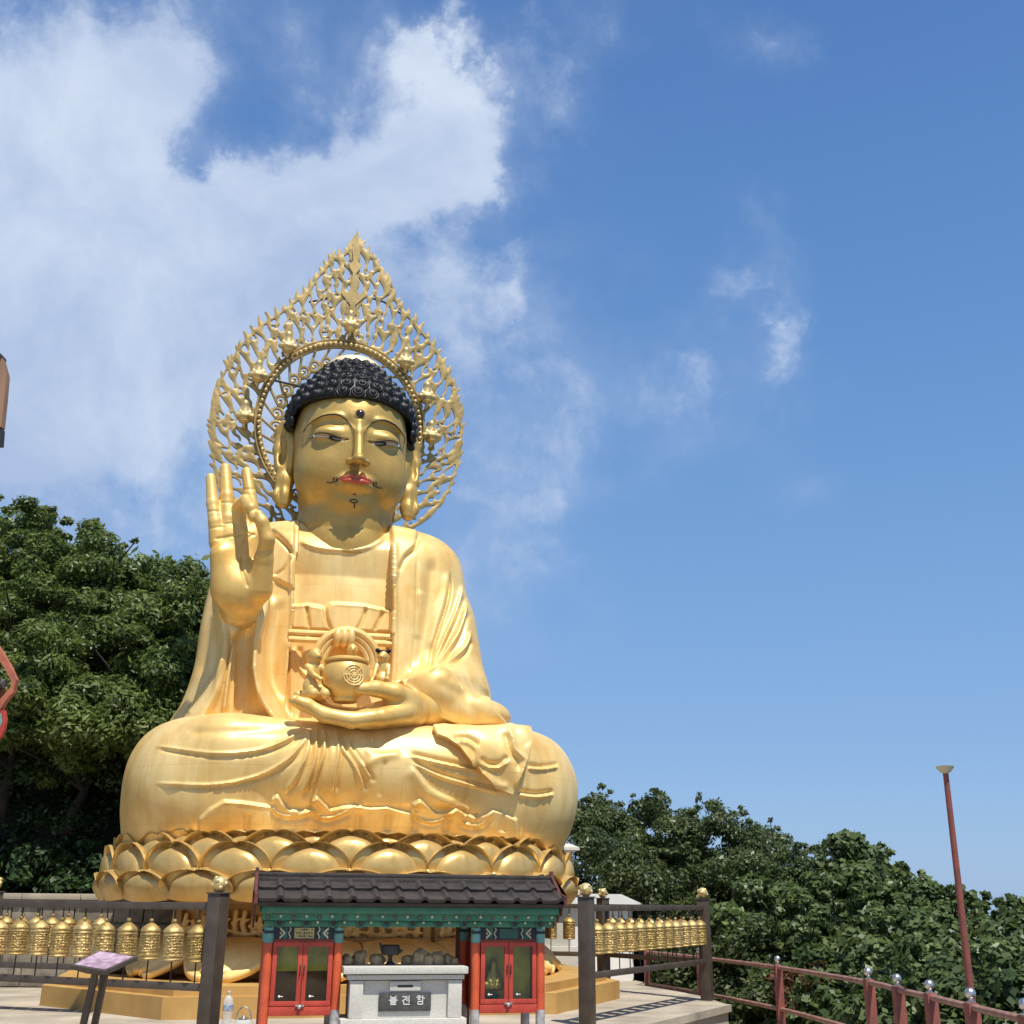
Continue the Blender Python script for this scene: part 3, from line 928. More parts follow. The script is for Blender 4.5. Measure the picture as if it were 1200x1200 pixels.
def patch(name, poly, hfun, mat_, parent, step=1.6, lift=.0, smooth_poly=True, thick=.05, tree=None, relief=None):
    """cloth over the surface inside a photo outline: a grid of hits, lifted, closed at its rim by a skirt back to the surface"""
    P = spline(poly, 5, True) if smooth_poly else np.array(poly, float)
    r = Relief(int(P[:, 0].min()) - 3, int(P[:, 1].min()) - 3, int(P[:, 0].max()) + 4, int(P[:, 1].max()) + 4, 1)
    nx = int((P[:, 0].max() - P[:, 0].min()) / step) + 1; ny = int((P[:, 1].max() - P[:, 1].min()) / step) + 1
    gx = np.linspace(P[:, 0].min() - .1, P[:, 0].max() + .1, nx + 1); gy = np.linspace(P[:, 1].min() - .1, P[:, 1].max() + .1, ny + 1)
    X, Y = np.meshgrid(gx, gy)
    r.X, r.Y = X, Y; win = (slice(0, X.shape[0]), slice(0, X.shape[1]))
    ins = r.inside(P, win)
    # cells whose centre is inside
    cx = (X[:-1, :-1] + X[1:, 1:]) / 2; cy = (Y[:-1, :-1] + Y[1:, 1:]) / 2
    r.X, r.Y = cx, cy
    cin = r.inside(P, (slice(0, cx.shape[0]), slice(0, cx.shape[1])))
    used = np.zeros(X.shape, bool)
    for dj in (0, 1):
        for di in (0, 1):
            used[dj:dj + cx.shape[0], di:di + cx.shape[1]] |= cin
    idx = -np.ones(X.shape, int); V = []; W = []; cell = {}
    pp = []
    for j, i in np.argwhere(used):
        px, py = X[j, i], Y[j, i]
        # border points slide onto the outline for a clean edge
        nb = [cin[jj, ii] for jj in (j - 1, j) for ii in (i - 1, i) if 0 <= jj < cin.shape[0] and 0 <= ii < cin.shape[1]]
        if not (len(nb) == 4 and all(nb)):
            q = P; d = np.hypot(q[:, 0] - px, q[:, 1] - py); k = int(d.argmin())
            best = None
            for k2 in (k - 1, k):
                a, b = q[k2 % len(q)], q[(k2 + 1) % len(q)]; ab = b - a
                t = np.clip(((px - a[0]) * ab[0] + (py - a[1]) * ab[1]) / (ab @ ab + 1e-9), 0, 1); c = a + t * ab
                e = np.hypot(c[0] - px, c[1] - py)
                if best is None or e < best[0]:
                    best = (e, c)
            px, py = best[1]
        h, nrm_ = hit(px, py, tree)
        pp.append((j, i, px, py, h, nrm_))
    good = [q for q in pp if q[4] is not None]
    miss = np.array([[q[2], q[3]] for q in good])
    for (j, i, px, py, h, nrm_) in pp:
        if h is None:
            k = int(np.hypot(miss[:, 0] - px, miss[:, 1] - py).argmin()); h = L(px, py, good[k][4][1]); nrm_ = good[k][5]
        o = SF.loc(CAMP); to = (o - h) / np.linalg.norm(o - h)
        dirn = np.array(nrm_) * .5 + to * .5; dirn /= np.linalg.norm(dirn)
        hh = lift + hfun(px, py) + (float(relief.sample(np.array([px]), np.array([py]))[0]) if relief else 0)
        idx[j, i] = len(V); V.append(h + dirn * hh); W.append(h - dirn * .03)
    F = []; n = len(V)
    edges = {}
    for j, i in np.argwhere(cin):
        a, b, c, d = idx[j, i], idx[j, i + 1], idx[j + 1, i + 1], idx[j + 1, i]
        F.append((a, d, c, b))
        for e in ((a, d), (d, c), (c, b), (b, a)):
            if (e[1], e[0]) in edges:
                del edges[(e[1], e[0])]
            else:
                edges[e] = 1
    for (a, b) in edges:
        F.append((b, a, a + n, b + n))
    V = np.array(V + W); F = np.array(F)
    return np_mesh(name, V, F, mat_, parent, True, 50)


def wave(x, y):
    return 0


# sash falling over the knee on the viewer's right
RS = Relief(490, 830, 640, 960, 2)
RS.stroke([(528, 872), (545, 873), (556, 880), (559, 893), (572, 900), (584, 899), (598, 890)], 2.4, 0.033)
RS.stroke([(530, 868), (546, 868), (560, 876)], 3.0, -0.033)
RS.stroke([(560, 888), (570, 895), (584, 895), (595, 886)], 3.0, -0.033)
RS.stroke([(594, 856), (599, 868), (602, 880), (612, 890), (612, 897), (602, 925)], 2.4, 0.039)
RS.stroke([(590, 860), (594, 872), (598, 884), (605, 894), (604, 904)], 3.0, -0.039)
RS.stroke([(600, 856), (608, 868), (616, 876)], 4, -0.019)
RS.stroke([(562, 905), (580, 918), (596, 922)], 4, 0.019)
patch('sash', [(507, 855), (520, 853), (560, 856), (596, 853), (604, 855), (619, 857), (621, 866), (616, 892), (606, 918), (600, 931), (588, 926), (572, 914), (561, 904), (548, 890), (538, 877), (524, 868), (512, 864)],
      lambda x, y: .10 + .012 * math.sin((x - y) * .12), gold_body, statue, 1.5, relief=RS, smooth_poly=False)
# belt cords and bow of the undergarment
def on_body(px, py, lift):
    h, n_ = hit(px, py)
    if h is None:
        h, n_ = L(px, py, -1.0), np.array([0, -1, 0])
    return tuple(h + np.array([0, -1, 0]) * lift)


b = MB()
for dy in (0, 8.2):
    b.tube([L(x, 741 + dy + (x - 343) * .05, -.86) for x in np.linspace(338, 466, 16)], .040, 10)
b.build('belt_cord', gold_body, statue)

# ------------------------------------------------------------------ head
HO = SF.world((-.2, -.15, 0))
HF = Frame(HO[0], HO[1], 16.0)
H = HF.at
HM = Matrix.Translation(Vector((-.2, -.15, 0))) @ Matrix.Rotation(R(2), 4, 'Z')   # head frame inside the statue frame
hx0 = -.035


def to_statue(V):
    V = np.asarray(V, float); c, s = math.cos(R(2)), math.sin(R(2))
    return np.stack([V[:, 0] * c - V[:, 1] * s - .2, V[:, 0] * s + V[:, 1] * c - .15, V[:, 2]], 1)


def head_sdf(P):
    P = P - np.array([hx0, 0, 0], np.float32)
    x, y, z = P[:, 0], P[:, 1], P[:, 2]
    Q = P.copy(); Q[:, 0] = np.abs(x); ax = Q[:, 0]
    d = ell(P, (0, .02, 7.22), (.79, .86, .98))
    d = smin(d, ell(P, (0, -.10, 6.62), (.735, .66, .66)), .25)
    d = smin(d, ell(Q, (.34, -.34, 6.55), (.40, .36, .40)), .18)     # full cheeks
    d = smin(d, ell(P, (0, -.42, 6.14), (.32, .28, .20)), .14)        # chin
    # brow ridge to the nose bridge: arcs
    bx = ax
    arc = np.interp(bx, BROWX, BROWZ)
    yb = np.interp(bx, [0, .1, .3, .5, .65, .8], [-.86, -.84, -.80, -.70, -.57, -.40])
    t = np.maximum(np.sqrt((z - arc + .005)**2 + (y - yb - .008)**2) - .022 * np.clip((.74 - ax) * 8, .2, 1), ax - .72)
    d = smin(d, t, .07)
    # eye sockets sunk below the brows, full lids in them
    d = smax(d, -ell(Q, (.34, -.93, 7.15), (.29, .16, .095)), .09)
    d = smin(d, ell(Q, (.345, -.612, 7.015), (.24, .195, .125)), .045)
    # lower lid and the slit
    d = smax(d, -slit(Q, 0.0), .012)
    # nose
    nz = np.array([7.14, 7.0, 6.85, 6.70, 6.62]); 
    d = smin(d, cone(P, (0, -.80, 7.16), (0, -.955, 6.59), .050, .072), .075)
    d = smin(d, ell(P, (0, -.97, 6.585), (.085, .09, .065)), .03)
    d = smin(d, ell(Q, (.10, -.89, 6.570), (.066, .085, .05)), .03)
    d = smax(d, -ell(Q, (.055, -.93, 6.512), (.032, .05, .024)), .012)
    # philtrum, lips bed, mouth corners
    d = smin(d, ell(P, (0, -.69, 6.33), (.25, .15, .13)), .08)
    d = smax(d, -cone(P, (0, -.87, 6.47), (0, -.88, 6.40), .012, .020), .03)
    d = smax(d, -ell(Q, (.265, -.79, 6.335), (.03, .055, .03)), .06)
    d = smax(d, -ell(P, (0, -.85, 6.185), (.15, .06, .04)), .07)
    # neck with rings
    rr = .615 + .06 * np.maximum(0, 5.95 - z)
    e = np.sqrt((x * .96)**2 + ((y - .06) * 1.0)**2) - rr - .02 * np.abs(np.sin((z - 5.45) * 9.5))
    e = smax(e, z - 6.5, .1)
    e = smax(e, 5.50 + .35 * (y + .3) - z, .05)
    d = smin(d, e, .10)
    return d


BROWX = np.array([0, .05, .08, .12, .18, .26, .34, .42, .50, .58, .66, .74])
BROWZ = np.array([7.02, 7.03, 7.07, 7.14, 7.21, 7.255, 7.27, 7.27, 7.255, 7.225, 7.17, 7.10])


def slit(Q, grow):
    """the eye opening: thin lens under the lid"""
    a = np.array([.14, -.80, 6.918]); 
    zc = np.interp(Q[:, 0], [.12, .20, .30, .42, .52, .60], [6.915, 6.905, 6.915, 6.948, 6.962, 6.975])
    hh = np.interp(Q[:, 0], [.12, .15, .24, .36, .50, .59], [0.0, .008, .014, .013, .007, 0.0]) + grow
    return np.maximum(np.abs(Q[:, 2] - zc) - hh, np.maximum(.12 - Q[:, 0], Q[:, 0] - .59)) + np.maximum(0, Q[:, 1] + .5)


HV, HQ = surface_nets(head_sdf, (-1.1, -1.2, 5.2), (1.05, 1.0, 8.3), .0115)
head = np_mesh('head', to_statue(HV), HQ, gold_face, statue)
hb = BVHTree.FromPolygons([tuple(v) for v in HV], [tuple(q) for q in HQ])


def hh(x, z, lift=.0):
    """point on the face at (x, z)"""
    h = hb.ray_cast(Vector((x + hx0, -3, z)), Vector((0, 1, 0)))
    return np.array(h[0]) + np.array([0, -lift, 0]) if h[0] is not None else np.array([x + hx0, -.5, z - 0])


def face_patch(name, top, bot, lift, m, bulge=0.0, n=24, k=6):
    """strip between two x->z curves laid on the face"""
    V = []; F = []
    x0, x1 = max(top[0][0], bot[0][0]), min(top[-1][0], bot[-1][0])
    ty = spline(top, 10); by = spline(bot, 10)
    for i in range(n + 1):
        x = x0 + (x1 - x0) * i / n
        a = np.interp(x, ty[:, 0], ty[:, 1]); b_ = np.interp(x, by[:, 0], by[:, 1])
        for j in range(k + 1):
            t = j / k; z = a + (b_ - a) * t
            e = 4 * t * (1 - t); s_ = min(1, 6 * min(i / n, 1 - i / n))
            V.append(hh(x, z, lift * min(1, e * 3 + .15) + bulge * e * s_))
    for i in range(n):
        for j in range(k):
            a = i * (k + 1) + j; F.append((a, a + 1, a + k + 2, a + k + 1))
    V = to_statue(V); F = np.array(F)
    n0 = len(V); V2 = V + np.array([0, .03, 0])
    rim = []
    return np_mesh(name, V, F[:, ::-1], m, statue)


# lips: upper bow and fuller lower lip
def lips():
    def lip_sdf(P):
        P = P - np.array([hx0 - .005, 0, 0], np.float32); ax = np.abs(P[:, 0]); Q = P.copy(); Q[:, 0] = ax
        d = chain(Q, [(0, -.89, 6.352), (.07, -.89, 6.370), (.15, -.855, 6.352), (.225, -.80, 6.335)], [.017, .024, .018, .007], .02)
        d2 = chain(Q, [(0, -.882, 6.306), (.08, -.878, 6.308), (.15, -.843, 6.318), (.215, -.80, 6.330)], [.034, .032, .022, .007], .02)
        return smin(d, d2, .006)
    V, F = surface_nets(lip_sdf, (-.4, -1.05, 6.15), (.36, -.6, 6.45), .008)
    np_mesh('lips', to_statue(V), F, lip_red, statue)


lips()
# eyes seen in the slits: white with a dark iris, and the dark lid line
for s in (-1, 1):
    b = MB()
    for i in range(12):
        t0 = .13 + (.585 - .13) * i / 12
    V = []; F = []
    n = 16
    for i in range(n + 1):
        x = .135 + (.585 - .135) * i / n
        zc = np.interp(x, [.12, .20, .30, .42, .52, .60], [6.915, 6.905, 6.915, 6.948, 6.962, 6.975])
        y = np.interp(x, [.12, .2, .35, .5, .6], [-.755, -.790, -.785, -.728, -.640])
        V += [(s * x + hx0, y + .004, zc - .022), (s * x + hx0, y, zc - .002), (s * x + hx0, y + .012, zc + .022)]
    for i in range(n):
        for j in range(2):
            a = i * 3 + j; F.append((a, a + 1, a + 4, a + 3) if s < 0 else (a, a + 3, a + 4, a + 1))
    mi = [1 if 3 <= (k // 2) <= 8 else 0 for k in range(len(F))]
    np_mesh('eye', to_statue(V), F, None, statue, mats=[white_paint, black_line], mi=mi)
    pts = [hh(s * x, np.interp(x, [.12, .20, .30, .42, .52, .62], [6.930, 6.932, 6.945, 6.975, 6.985, 6.982]), .004) for x in np.linspace(.13, .63, 16)]
    MB().tube(to_statue(pts), [.002 + .009 * math.sin(math.pi * i / 15) for i in range(16)], 6).build('eyelash_line', black_line, statue)
    # brow line
    pts = [hh(s * x, np.interp(x, BROWX, BROWZ) - .012, .004) for x in np.linspace(.10, .70, 22)]
    MB().tube(to_statue(pts), [.003 + .009 * math.sin(math.pi * (i + 2) / 25) for i in range(22)], 6).build('eyebrow', black_line, statue)
    # curled moustache ends and line over the lip
    b = MB()
    sp = [hh(s * (.05 + .20 * t), 6.405 - .05 * t + .012 * math.sin(3 * t), .006) for t in np.linspace(0, 1, 9)]
    b.tube(to_statue(sp), [.003 + .006 * math.sin(math.pi * i / 8) for i in range(9)], 6)
    cen = (.262, 6.355)
    cu_ = [hh(s * (cen[0] + (.015 + .012 * t) * math.cos(2.2 + t * 5)), cen[1] + (.018 + .010 * t) * math.sin(2.2 + t * 5), .010) for t in np.linspace(0, 1, 14)]
    b.tube(to_statue(cu_), .0095, 6)
    cu_ = [hh(s * (cen[0] + .01 + .10 * t), cen[1] - .02 - .02 * math.sin(t * 2.6), .010) for t in np.linspace(0, 1, 7)]
    b.tube(to_statue(cu_), .008, 6)
    b.build('moustache', black_line, statue)
b = MB()
for s in (-1, 1):
    b.tube(to_statue([hh(s * (.015 + .035 * math.sin(t)), 6.09 + .02 * math.cos(t), .008) for t in np.linspace(-.5, 3.6, 12)]), .007, 6)
b.tube(to_statue([hh(.02 * math.sin(t * 2), 6.07 - .06 * t, .008) for t in np.linspace(0, 1, 8)]), .008, 6)
b.build('beard', black_line, statue)
MB().tube(to_statue([hh(x, 6.175, .006) for x in np.linspace(-.02, .02, 4)]), .007, 6).build('beard', black_line, statue)
u = hh(0, 7.285, 0)
MB().ball(tuple(to_statue([u])[0]), (.062, .045, .062), nu=20, nv=12).build('forehead_jewel', jewel, statue)
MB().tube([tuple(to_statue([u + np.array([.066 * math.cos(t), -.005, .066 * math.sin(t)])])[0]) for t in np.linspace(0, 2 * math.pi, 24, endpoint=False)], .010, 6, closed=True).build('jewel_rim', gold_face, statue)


def ear(s):
    def f(P):
        P = P - np.array([hx0, 0, 0], np.float32); Q = P.copy(); Q[:, 0] *= s
        top = [(.83, .12, 7.30), (.90, .18, 7.42), (.955, .22, 7.33), (.965, .20, 7.05), (.93, .12, 6.75)]
        d = chain(Q, top, [.06, .075, .085, .085, .085], .05)
        d = smin(d, ell(Q, (.85, .13, 7.02), (.07, .16, .36)), .05)
        lobe = [(.89, .10, 6.85), (.865, .05, 6.55), (.885, .02, 6.30), (.86, .0, 6.20)]
        d = smin(d, chain(Q, lobe, [.088, .098, .105, .075], .06, (1.15, .8, 1)), .06)
        d = smax(d, -ell(Q, (.93, .02, 6.98), (.06, .10, .22)), .04)
        d = smax(d, -ell(Q, (.935, -.09, 6.40), (.025, .06, .20)), .05)
        d = smin(d, ell(Q, (.80, .05, 6.95), (.06, .12, .30)), .05)
        return d
    lo, hi = ((.6, -.3, 5.9), (1.2, .6, 7.6)) if s > 0 else ((-1.25, -.3, 5.9), (-.6, .6, 7.6))
    V, F = surface_nets(f, lo, hi, .014)
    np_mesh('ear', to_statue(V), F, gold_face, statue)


ear(1); ear(-1)


# hair: a black cap with rows of snail curls, low crown bump
def cap_sdf(P):
    P = P - np.array([hx0, 0, 0], np.float32)
    x, y, z = P[:, 0], P[:, 1], P[:, 2]; ax = np.abs(x)
    d = ell(P, (0, .08, 7.42), (.895, .92, .86))
    d = smin(d, ell(P, (0, .12, 8.10), (.50, .54, .36)), .18)
    # hairline: level over the forehead, down the sideburns
    hl = np.interp(ax, [0, .3, .52, .70, .79, .83, .86, .90], [7.53, 7.53, 7.53, 7.53, 7.50, 7.40, 7.22, 6.98])
    front = y < .25
    lim = np.where(front, hl, 6.9)
    return smax(d, lim - z, .03)


CV, CQ = surface_nets(cap_sdf, (-1.15, -1.1, 6.7), (1.1, 1.15, 8.6), .02)
hair = np_mesh('hair_cap', to_statue(CV), CQ, black_hair, statue)
ct = BVHTree.FromPolygons([tuple(v) for v in CV], [tuple(q) for q in CQ])
b = MB()


def curl(c, n, r):
    q = Vector(n).to_track_quat('Z', 'Y').to_matrix().to_4x4()
    M = Matrix.Translation(Vector(c)) @ q @ Matrix.Rotation(random.uniform(0, 6), 4, 'Z')
    b.lathe([(r, -.03), (r * 1.0, r * .06), (r * .86, r * .22), (r * .76, r * .19), (r * .66, r * .34), (r * .52, r * .44), (r * .44, r * .41), (r * .34, r * .54), (r * .16, r * .64), (.002, r * .66)], 12, M=M)


rows = [(7.62, .098), (7.76, .096), (7.90, .094), (8.03, .090), (8.15, .086), (8.26, .080), (8.35, .072), (8.42, .06)]
for ri, (zc, r) in enumerate(rows):
    # walk round the cap at this height with rays from outside
    n = 400; pts = []
    for i in range(n):
        a = 2 * math.pi * i / n + .0
        d = Vector((math.cos(a), math.sin(a), 0)); o = Vector((hx0, .1, zc)) + d * 3
        h = ct.ray_cast(o, -d)
        if h[0] is not None and (h[0] - o).length < 3:
            pts.append((h[0], h[1]))
    acc_d = r if ri % 2 else 0; last = None
    for p, nn in pts:
        if last is not None:
            acc_d += (p - last).length
        last = p
        if acc_d >= r * 2.02:
            acc_d = 0
            c = Vector(to_statue([tuple(p)])[0])
            curl(c, nn, r)
# sideburn curls and the back of the head
for zc, r in ((7.49, .088), (7.36, .088), (7.24, .086), (7.12, .082), (7.01, .078)):
    for a in np.linspace(0, 2 * math.pi, 34, endpoint=False) + zc * 3:
        d = Vector((math.cos(a), math.sin(a), 0)); o = Vector((hx0, .1, zc)) + d * 3
        h = ct.ray_cast(o, -d)
        if h[0] is not None and (h[0] - o).length < 2.7 and h[1].dot(d) > .25 and not (abs(h[0].x - hx0) < .83 and h[0].y < .1):
            curl(Vector(to_statue([tuple(h[0])])[0]), h[1], r)
b.build('hair_curls', black_hair, statue, sharp=60)
MB().ball(tuple(to_statue([(hx0 + .03, .32, 8.44)])[0]), (.42, .42, .22), nu=32, nv=16).build('crown_dome', cream_dome, statue)

# ------------------------------------------------------------------ raised hand (viewer's left)
YH = -1.62


def Lh(px, py, y=YH):
    return tuple(L(px, py, y))


def hand_sdf(P):
    d = chain(P, [Lh(280, 735, -1.05), Lh(282, 712, -1.42), Lh(280, 690)], [.16, .225, .265], .1, (1, .85, 1))
    d = smin(d, cone(P, Lh(278, 688), Lh(264, 628), .275, .150, (1, .58, 1)), .10)
    d = smin(d, cone(P, Lh(286, 690), Lh(290, 632), .26, .175, (1, .58, 1)), .10)
    # pads of the palm: outer edge and the ball of the thumb
    d = smin(d, cone(P, Lh(258, 650, -1.70), Lh(268, 692, -1.66), .105, .16, (1, .8, 1)), .10)
    d = smin(d, cone(P, Lh(304, 690, -1.72), Lh(309, 655, -1.86), .155, .115), .07)
    # thumb
    d = smin(d, chain(P, [Lh(309, 656, -1.86), Lh(313, 632, -1.98), Lh(307, 612, -2.02), Lh(303, 603, -2.02)], [.110, .088, .072, .055], .04), .03)
    d = smax(d, -cone(P, Lh(296, 640, -2.02), Lh(298, 668, -1.99), .035, .04), .05)
    d = smax(d, -cone(P, Lh(258, 641, -1.88), Lh(296, 632, -1.86), .012, .012), .03)
    # fingers: little, ring, index straight; the middle one bent to meet the thumb
    d = smin(d, chain(P, [Lh(254, 636, -1.62), Lh(252, 612, -1.62), Lh(249, 590, -1.58), Lh(247, 560, -1.52)], [.092, .080, .073, .060], .02), .04)
    d = smin(d, chain(P, [Lh(268, 630, -1.60), Lh(267, 608, -1.60), Lh(266, 582, -1.55), Lh(264, 549, -1.47)], [.096, .086, .081, .070], .02), .04)
    d = smin(d, chain(P, [Lh(298, 630, -1.58), Lh(297, 606, -1.56), Lh(293, 580, -1.50), Lh(289, 553, -1.42)], [.096, .084, .076, .064], .02), .04)
    m = chain(P, [Lh(283, 626, -1.60), Lh(280, 606, -1.62), Lh(281, 592, -1.68), Lh(288, 587, -1.84), Lh(294, 596, -1.98), Lh(297, 606, -2.00)], [.092, .086, .082, .080, .074, .060], .02)
    d = smin(d, m, .03)
    # crease rings at the finger joints
    for (q, r) in ((Lh(250, 598, -1.66), .10), (Lh(266, 589, -1.62), .10), (Lh(294, 572, -1.55), .10), (Lh(312, 642, -2.02), .12)):
        pass
    return d


V, F = surface_nets(hand_sdf, (-2.3, -2.3, 3.7), (-.9, -.9, 6.3), .0135)
rh = Relief(225, 530, 340, 760, 3)
for p in (((243, 599), (256, 599)), ((259, 589), (273, 589)), ((287, 573), (299, 573)), ((246, 619), (262, 617)), ((262, 614), (276, 613))):
    rh.stroke(p, 1.0, -.011, fade=False)
rh.stroke([(302, 645), (310, 646), (319, 643)], 1.1, -.014)
rh.stroke([(250, 632), (268, 629), (295, 624)], 1.3, -.018); rh.stroke([(286, 650), (283, 665), (291, 690)], 1.8, -.02)
rh.stroke([(285, 636), (293, 628), (300, 626)], 1.2, -.018)
V = carve(V, F, SF, rh)
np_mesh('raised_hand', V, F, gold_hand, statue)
# the nail of the bent finger
bvh_h = BVHTree.FromPolygons([tuple(v) for v in V], [tuple(q) for q in F])
h0, n0 = hit(296, 603, bvh_h)
if h0 is not None:
    MB().ball(tuple(h0 - np.array(n0) * .008), (.042, .020, .055)).build('fingernail', gold_body, statue)

# ------------------------------------------------------------------ resting hand that carries the jar (viewer's right)
YR = -1.95


def hand2_sdf(P):
    W_ = Lh(520, 834, -1.25); w2 = Lh(497, 830, -1.55)
    d = chain(P, [W_, w2, Lh(470, 832, -1.78)], [.25, .22, .22], .08, (1, 1, .95))
    d = smin(d, chain(P, [Lh(472, 832, -1.78), Lh(440, 838, -1.88)], [.22, .17], .05, (1, 1.5, .8)), .1)
    for (dy, tx, ty, r) in ((-.30, 350, 822, .062), (-.12, 345, 821, .066), (.06, 350, 815, .064), (.22, 360, 812, .058)):
        y0 = YR + dy
        d = smin(d, chain(P, [Lh(474, 834, (y0 - 1.85) / 2), Lh(446, 838 - dy * 8, y0), Lh(412, 841 - dy * 10, y0), Lh(380, 835 - dy * 10, y0), Lh(tx + 10, ty + 4, y0), Lh(tx, ty, y0)], [.14, .10, .092, .084, .072, r], .03), .05)
    d = smin(d, cone(P, Lh(482, 832, -1.80), Lh(428, 842, -2.12), .20, .125), .08)
    d = smin(d, cone(P, Lh(476, 836, -1.75), Lh(430, 842, -1.80), .17, .11), .08)
    # thumb lying over the jar's foot
    d = smin(d, chain(P, [Lh(480, 822, -1.95), Lh(462, 812, -2.16), Lh(440, 807, -2.24), Lh(420, 807, -2.24)], [.14, .115, .088, .066], .04), .06)
    return d


V, F = surface_nets(hand2_sdf, (-1.2, -2.75, 2.8), (1.4, -.9, 3.85), .0135)
np_mesh('resting_hand', V, F, gold_hand, statue)
# ------------------------------------------------------------------ halo: pierced flame plate behind the head
YHALO = .72


def LH(px, py, y=YHALO):
    q = L(px, py, y); return (q[0], q[2])


outline = [(418, 281), (411, 290), (403, 298), (388, 305), (378, 316), (363, 336), (344, 354), (323, 370), (299, 386), (280, 408), (264, 433), (252, 460), (247, 489), (247, 522), (253, 556), (264, 586), (282, 609), (305, 626), (340, 640), (400, 650), (450, 642),
           (482, 621), (504, 606), (520, 586), (532, 559), (540, 528), (541, 494), (534, 458), (521, 427), (505, 402), (486, 378), (467, 356), (453, 328), (440, 306), (430, 295), (424, 290)]
OUT = np.array([LH(*p) for p in outline])
RC = np.array(LH(399, 500)); RCr = float(np.linalg.norm(np.array(LH(399, 405)) - RC)); RCx = float(LH(492, 497)[0] - RC[0])
halo_o = None


def build_halo():
    cell = .0135
    lo = OUT.min(0) - .22; hi = OUT.max(0) + .22
    nx, nz = ((hi - lo) / cell).astype(int)
    X, Z = np.meshgrid(lo[0] + np.arange(nx) * cell, lo[1] + np.arange(nz) * cell, indexing='ij')
    # signed distance to the outline
    d = np.full(X.shape, 1e9); ins = np.zeros(X.shape, bool); n = len(OUT)
    SP = spline(OUT, 5, True)
    SP = np.vstack([SP]); m = len(SP)
    for i in range(m):
        a, b_ = SP[i], SP[(i + 1) % m]; ab = b_ - a
        t = np.clip(((X - a[0]) * ab[0] + (Z - a[1]) * ab[1]) / (ab @ ab + 1e-9), 0, 1)
        d = np.minimum(d, np.hypot(X - a[0] - t * ab[0], Z - a[1] - t * ab[1]))
        c = ((a[1] > Z) != (b_[1] > Z)) & (X < (b_[0] - a[0]) * (Z - a[1]) / (b_[1] - a[1] + 1e-12) + a[0])
        ins ^= c
    f = np.where(ins, -d, d)
    r_ = random.Random(11)

    def flame(p, ang, ln, w, curve):
        """distance to a flame / drop: round foot, waist, bent pointed tip"""
        c, s = math.cos(ang), math.sin(ang)
        x0, x1 = p[0] - ln * 1.2, p[0] + ln * 1.2
        i0, i1 = max(int((p[0] - ln * 1.3 - lo[0]) / cell), 0), int((p[0] + ln * 1.3 - lo[0]) / cell) + 1
        j0, j1 = max(int((p[1] - ln * 1.3 - lo[1]) / cell), 0), int((p[1] + ln * 1.3 - lo[1]) / cell) + 1
        sx, sz = X[i0:i1, j0:j1] - p[0], Z[i0:i1, j0:j1] - p[1]
        u = sx * c + sz * s; v = -sx * s + sz * c            # u along the flame
        t = np.clip(u / ln, 0, 1)
        v = v - curve * ln * np.sin(t * math.pi * 1.6) * t
        rad = w * (np.sqrt(np.clip(1 - ((t - .22) / .30)**2, 0, 1)) * (t < .22) + (t >= .22) * np.clip(1 - (t - .22) / .78, 0, 1)**1.15)
        return (slice(i0, i1), slice(j0, j1)), np.where((u > -.08 * ln) & (u < ln), np.abs(v) - rad, np.maximum(np.abs(v), np.maximum(-u, u - ln)))

    def dirang(p):
        q = np.array(p) - RC; q = q / (np.linalg.norm(q) + 1e-6)
        k = min(1, max(0, (.1 - q[1]) / .9))
        w = np.array([q[0] * (.42 + .55 * k), 1.0 - .45 * k])
        return math.atan2(w[1], w[0])
    # spikes licking out of the rim
    L_ = 0; nxt = 0
    for i in range(m):
        a, b_ = SP[i], SP[(i + 1) % m]; L_ += np.linalg.norm(b_ - a)
        if L_ > nxt:
            nxt = L_ + r_.uniform(.075, .11)
            if a[1] < LH(400, 628)[1] + .0:
                continue
            an = dirang(a); ln = r_.uniform(.22, .32)
            q = np.array(a) + (RC - a) / np.linalg.norm(RC - a) * .05
            sl, g = flame(q - np.array([math.cos(an), math.sin(an)]) * .04, an, ln, .045, r_.uniform(-.16, .16))
            f[sl] = np.minimum(f[sl], g)
    # tall tip
    tip = np.array(LH(418, 276))
    # the ring opening
    ring = (np.hypot((X - RC[0]) / RCx, (Z - RC[1]) / RCr) - 1) * RCr
    # drop-shaped holes in leaning rows
    d0 = np.where(ins, -d, d)
    spine = tip[0]
    Hd = np.full(X.shape, 9.0)
    STR = .030
    tries = []
    z = lo[1]; rowi = 0
    while z < hi[1]:                       # a staggered first round, then random fillers
        x = lo[0] + (.075 if rowi % 2 else 0)
        while x < hi[0]:
            tries.append((x + r_.uniform(-.02, .02), z + r_.uniform(-.03, .03), 1.0)); x += .152
        z += .225; rowi += 1
    for _ in range(11000):
        tries.append((r_.uniform(lo[0], hi[0]), r_.uniform(lo[1], hi[1]), r_.uniform(.24, .7)))
    for (x, z, sc_) in tries:
        p = np.array([x, z])
        i, j = int((x - lo[0]) / cell), int((z - lo[1]) / cell)
        if not (0 <= i < nx and 0 <= j < nz) or d0[i, j] > -.075 or ring[i, j] < .09 or Hd[i, j] < STR + .02:
            continue
        if abs(x - spine) < .07 and z > RC[1] + RCr + .45:
            continue
        an = dirang(p); rel = p - RC
        ln = r_.uniform(.27, .38) * sc_; w = r_.uniform(.054, .070) * (sc_ ** .6)
        sl, g = flame(p, an, ln, w, r_.uniform(-.24, .24))
        g = np.maximum(np.maximum(g, STR - Hd[sl]), np.maximum(d0[sl] + .028, .06 - ring[sl]))
        if (g < 0).sum() < 9:
            continue
        f[sl] = np.maximum(f[sl], -g)
        Hd[sl] = np.minimum(Hd[sl], g)
    f = np.maximum(f, -(ring + .015))
    f = np.minimum(f, np.abs(ring) - .045)
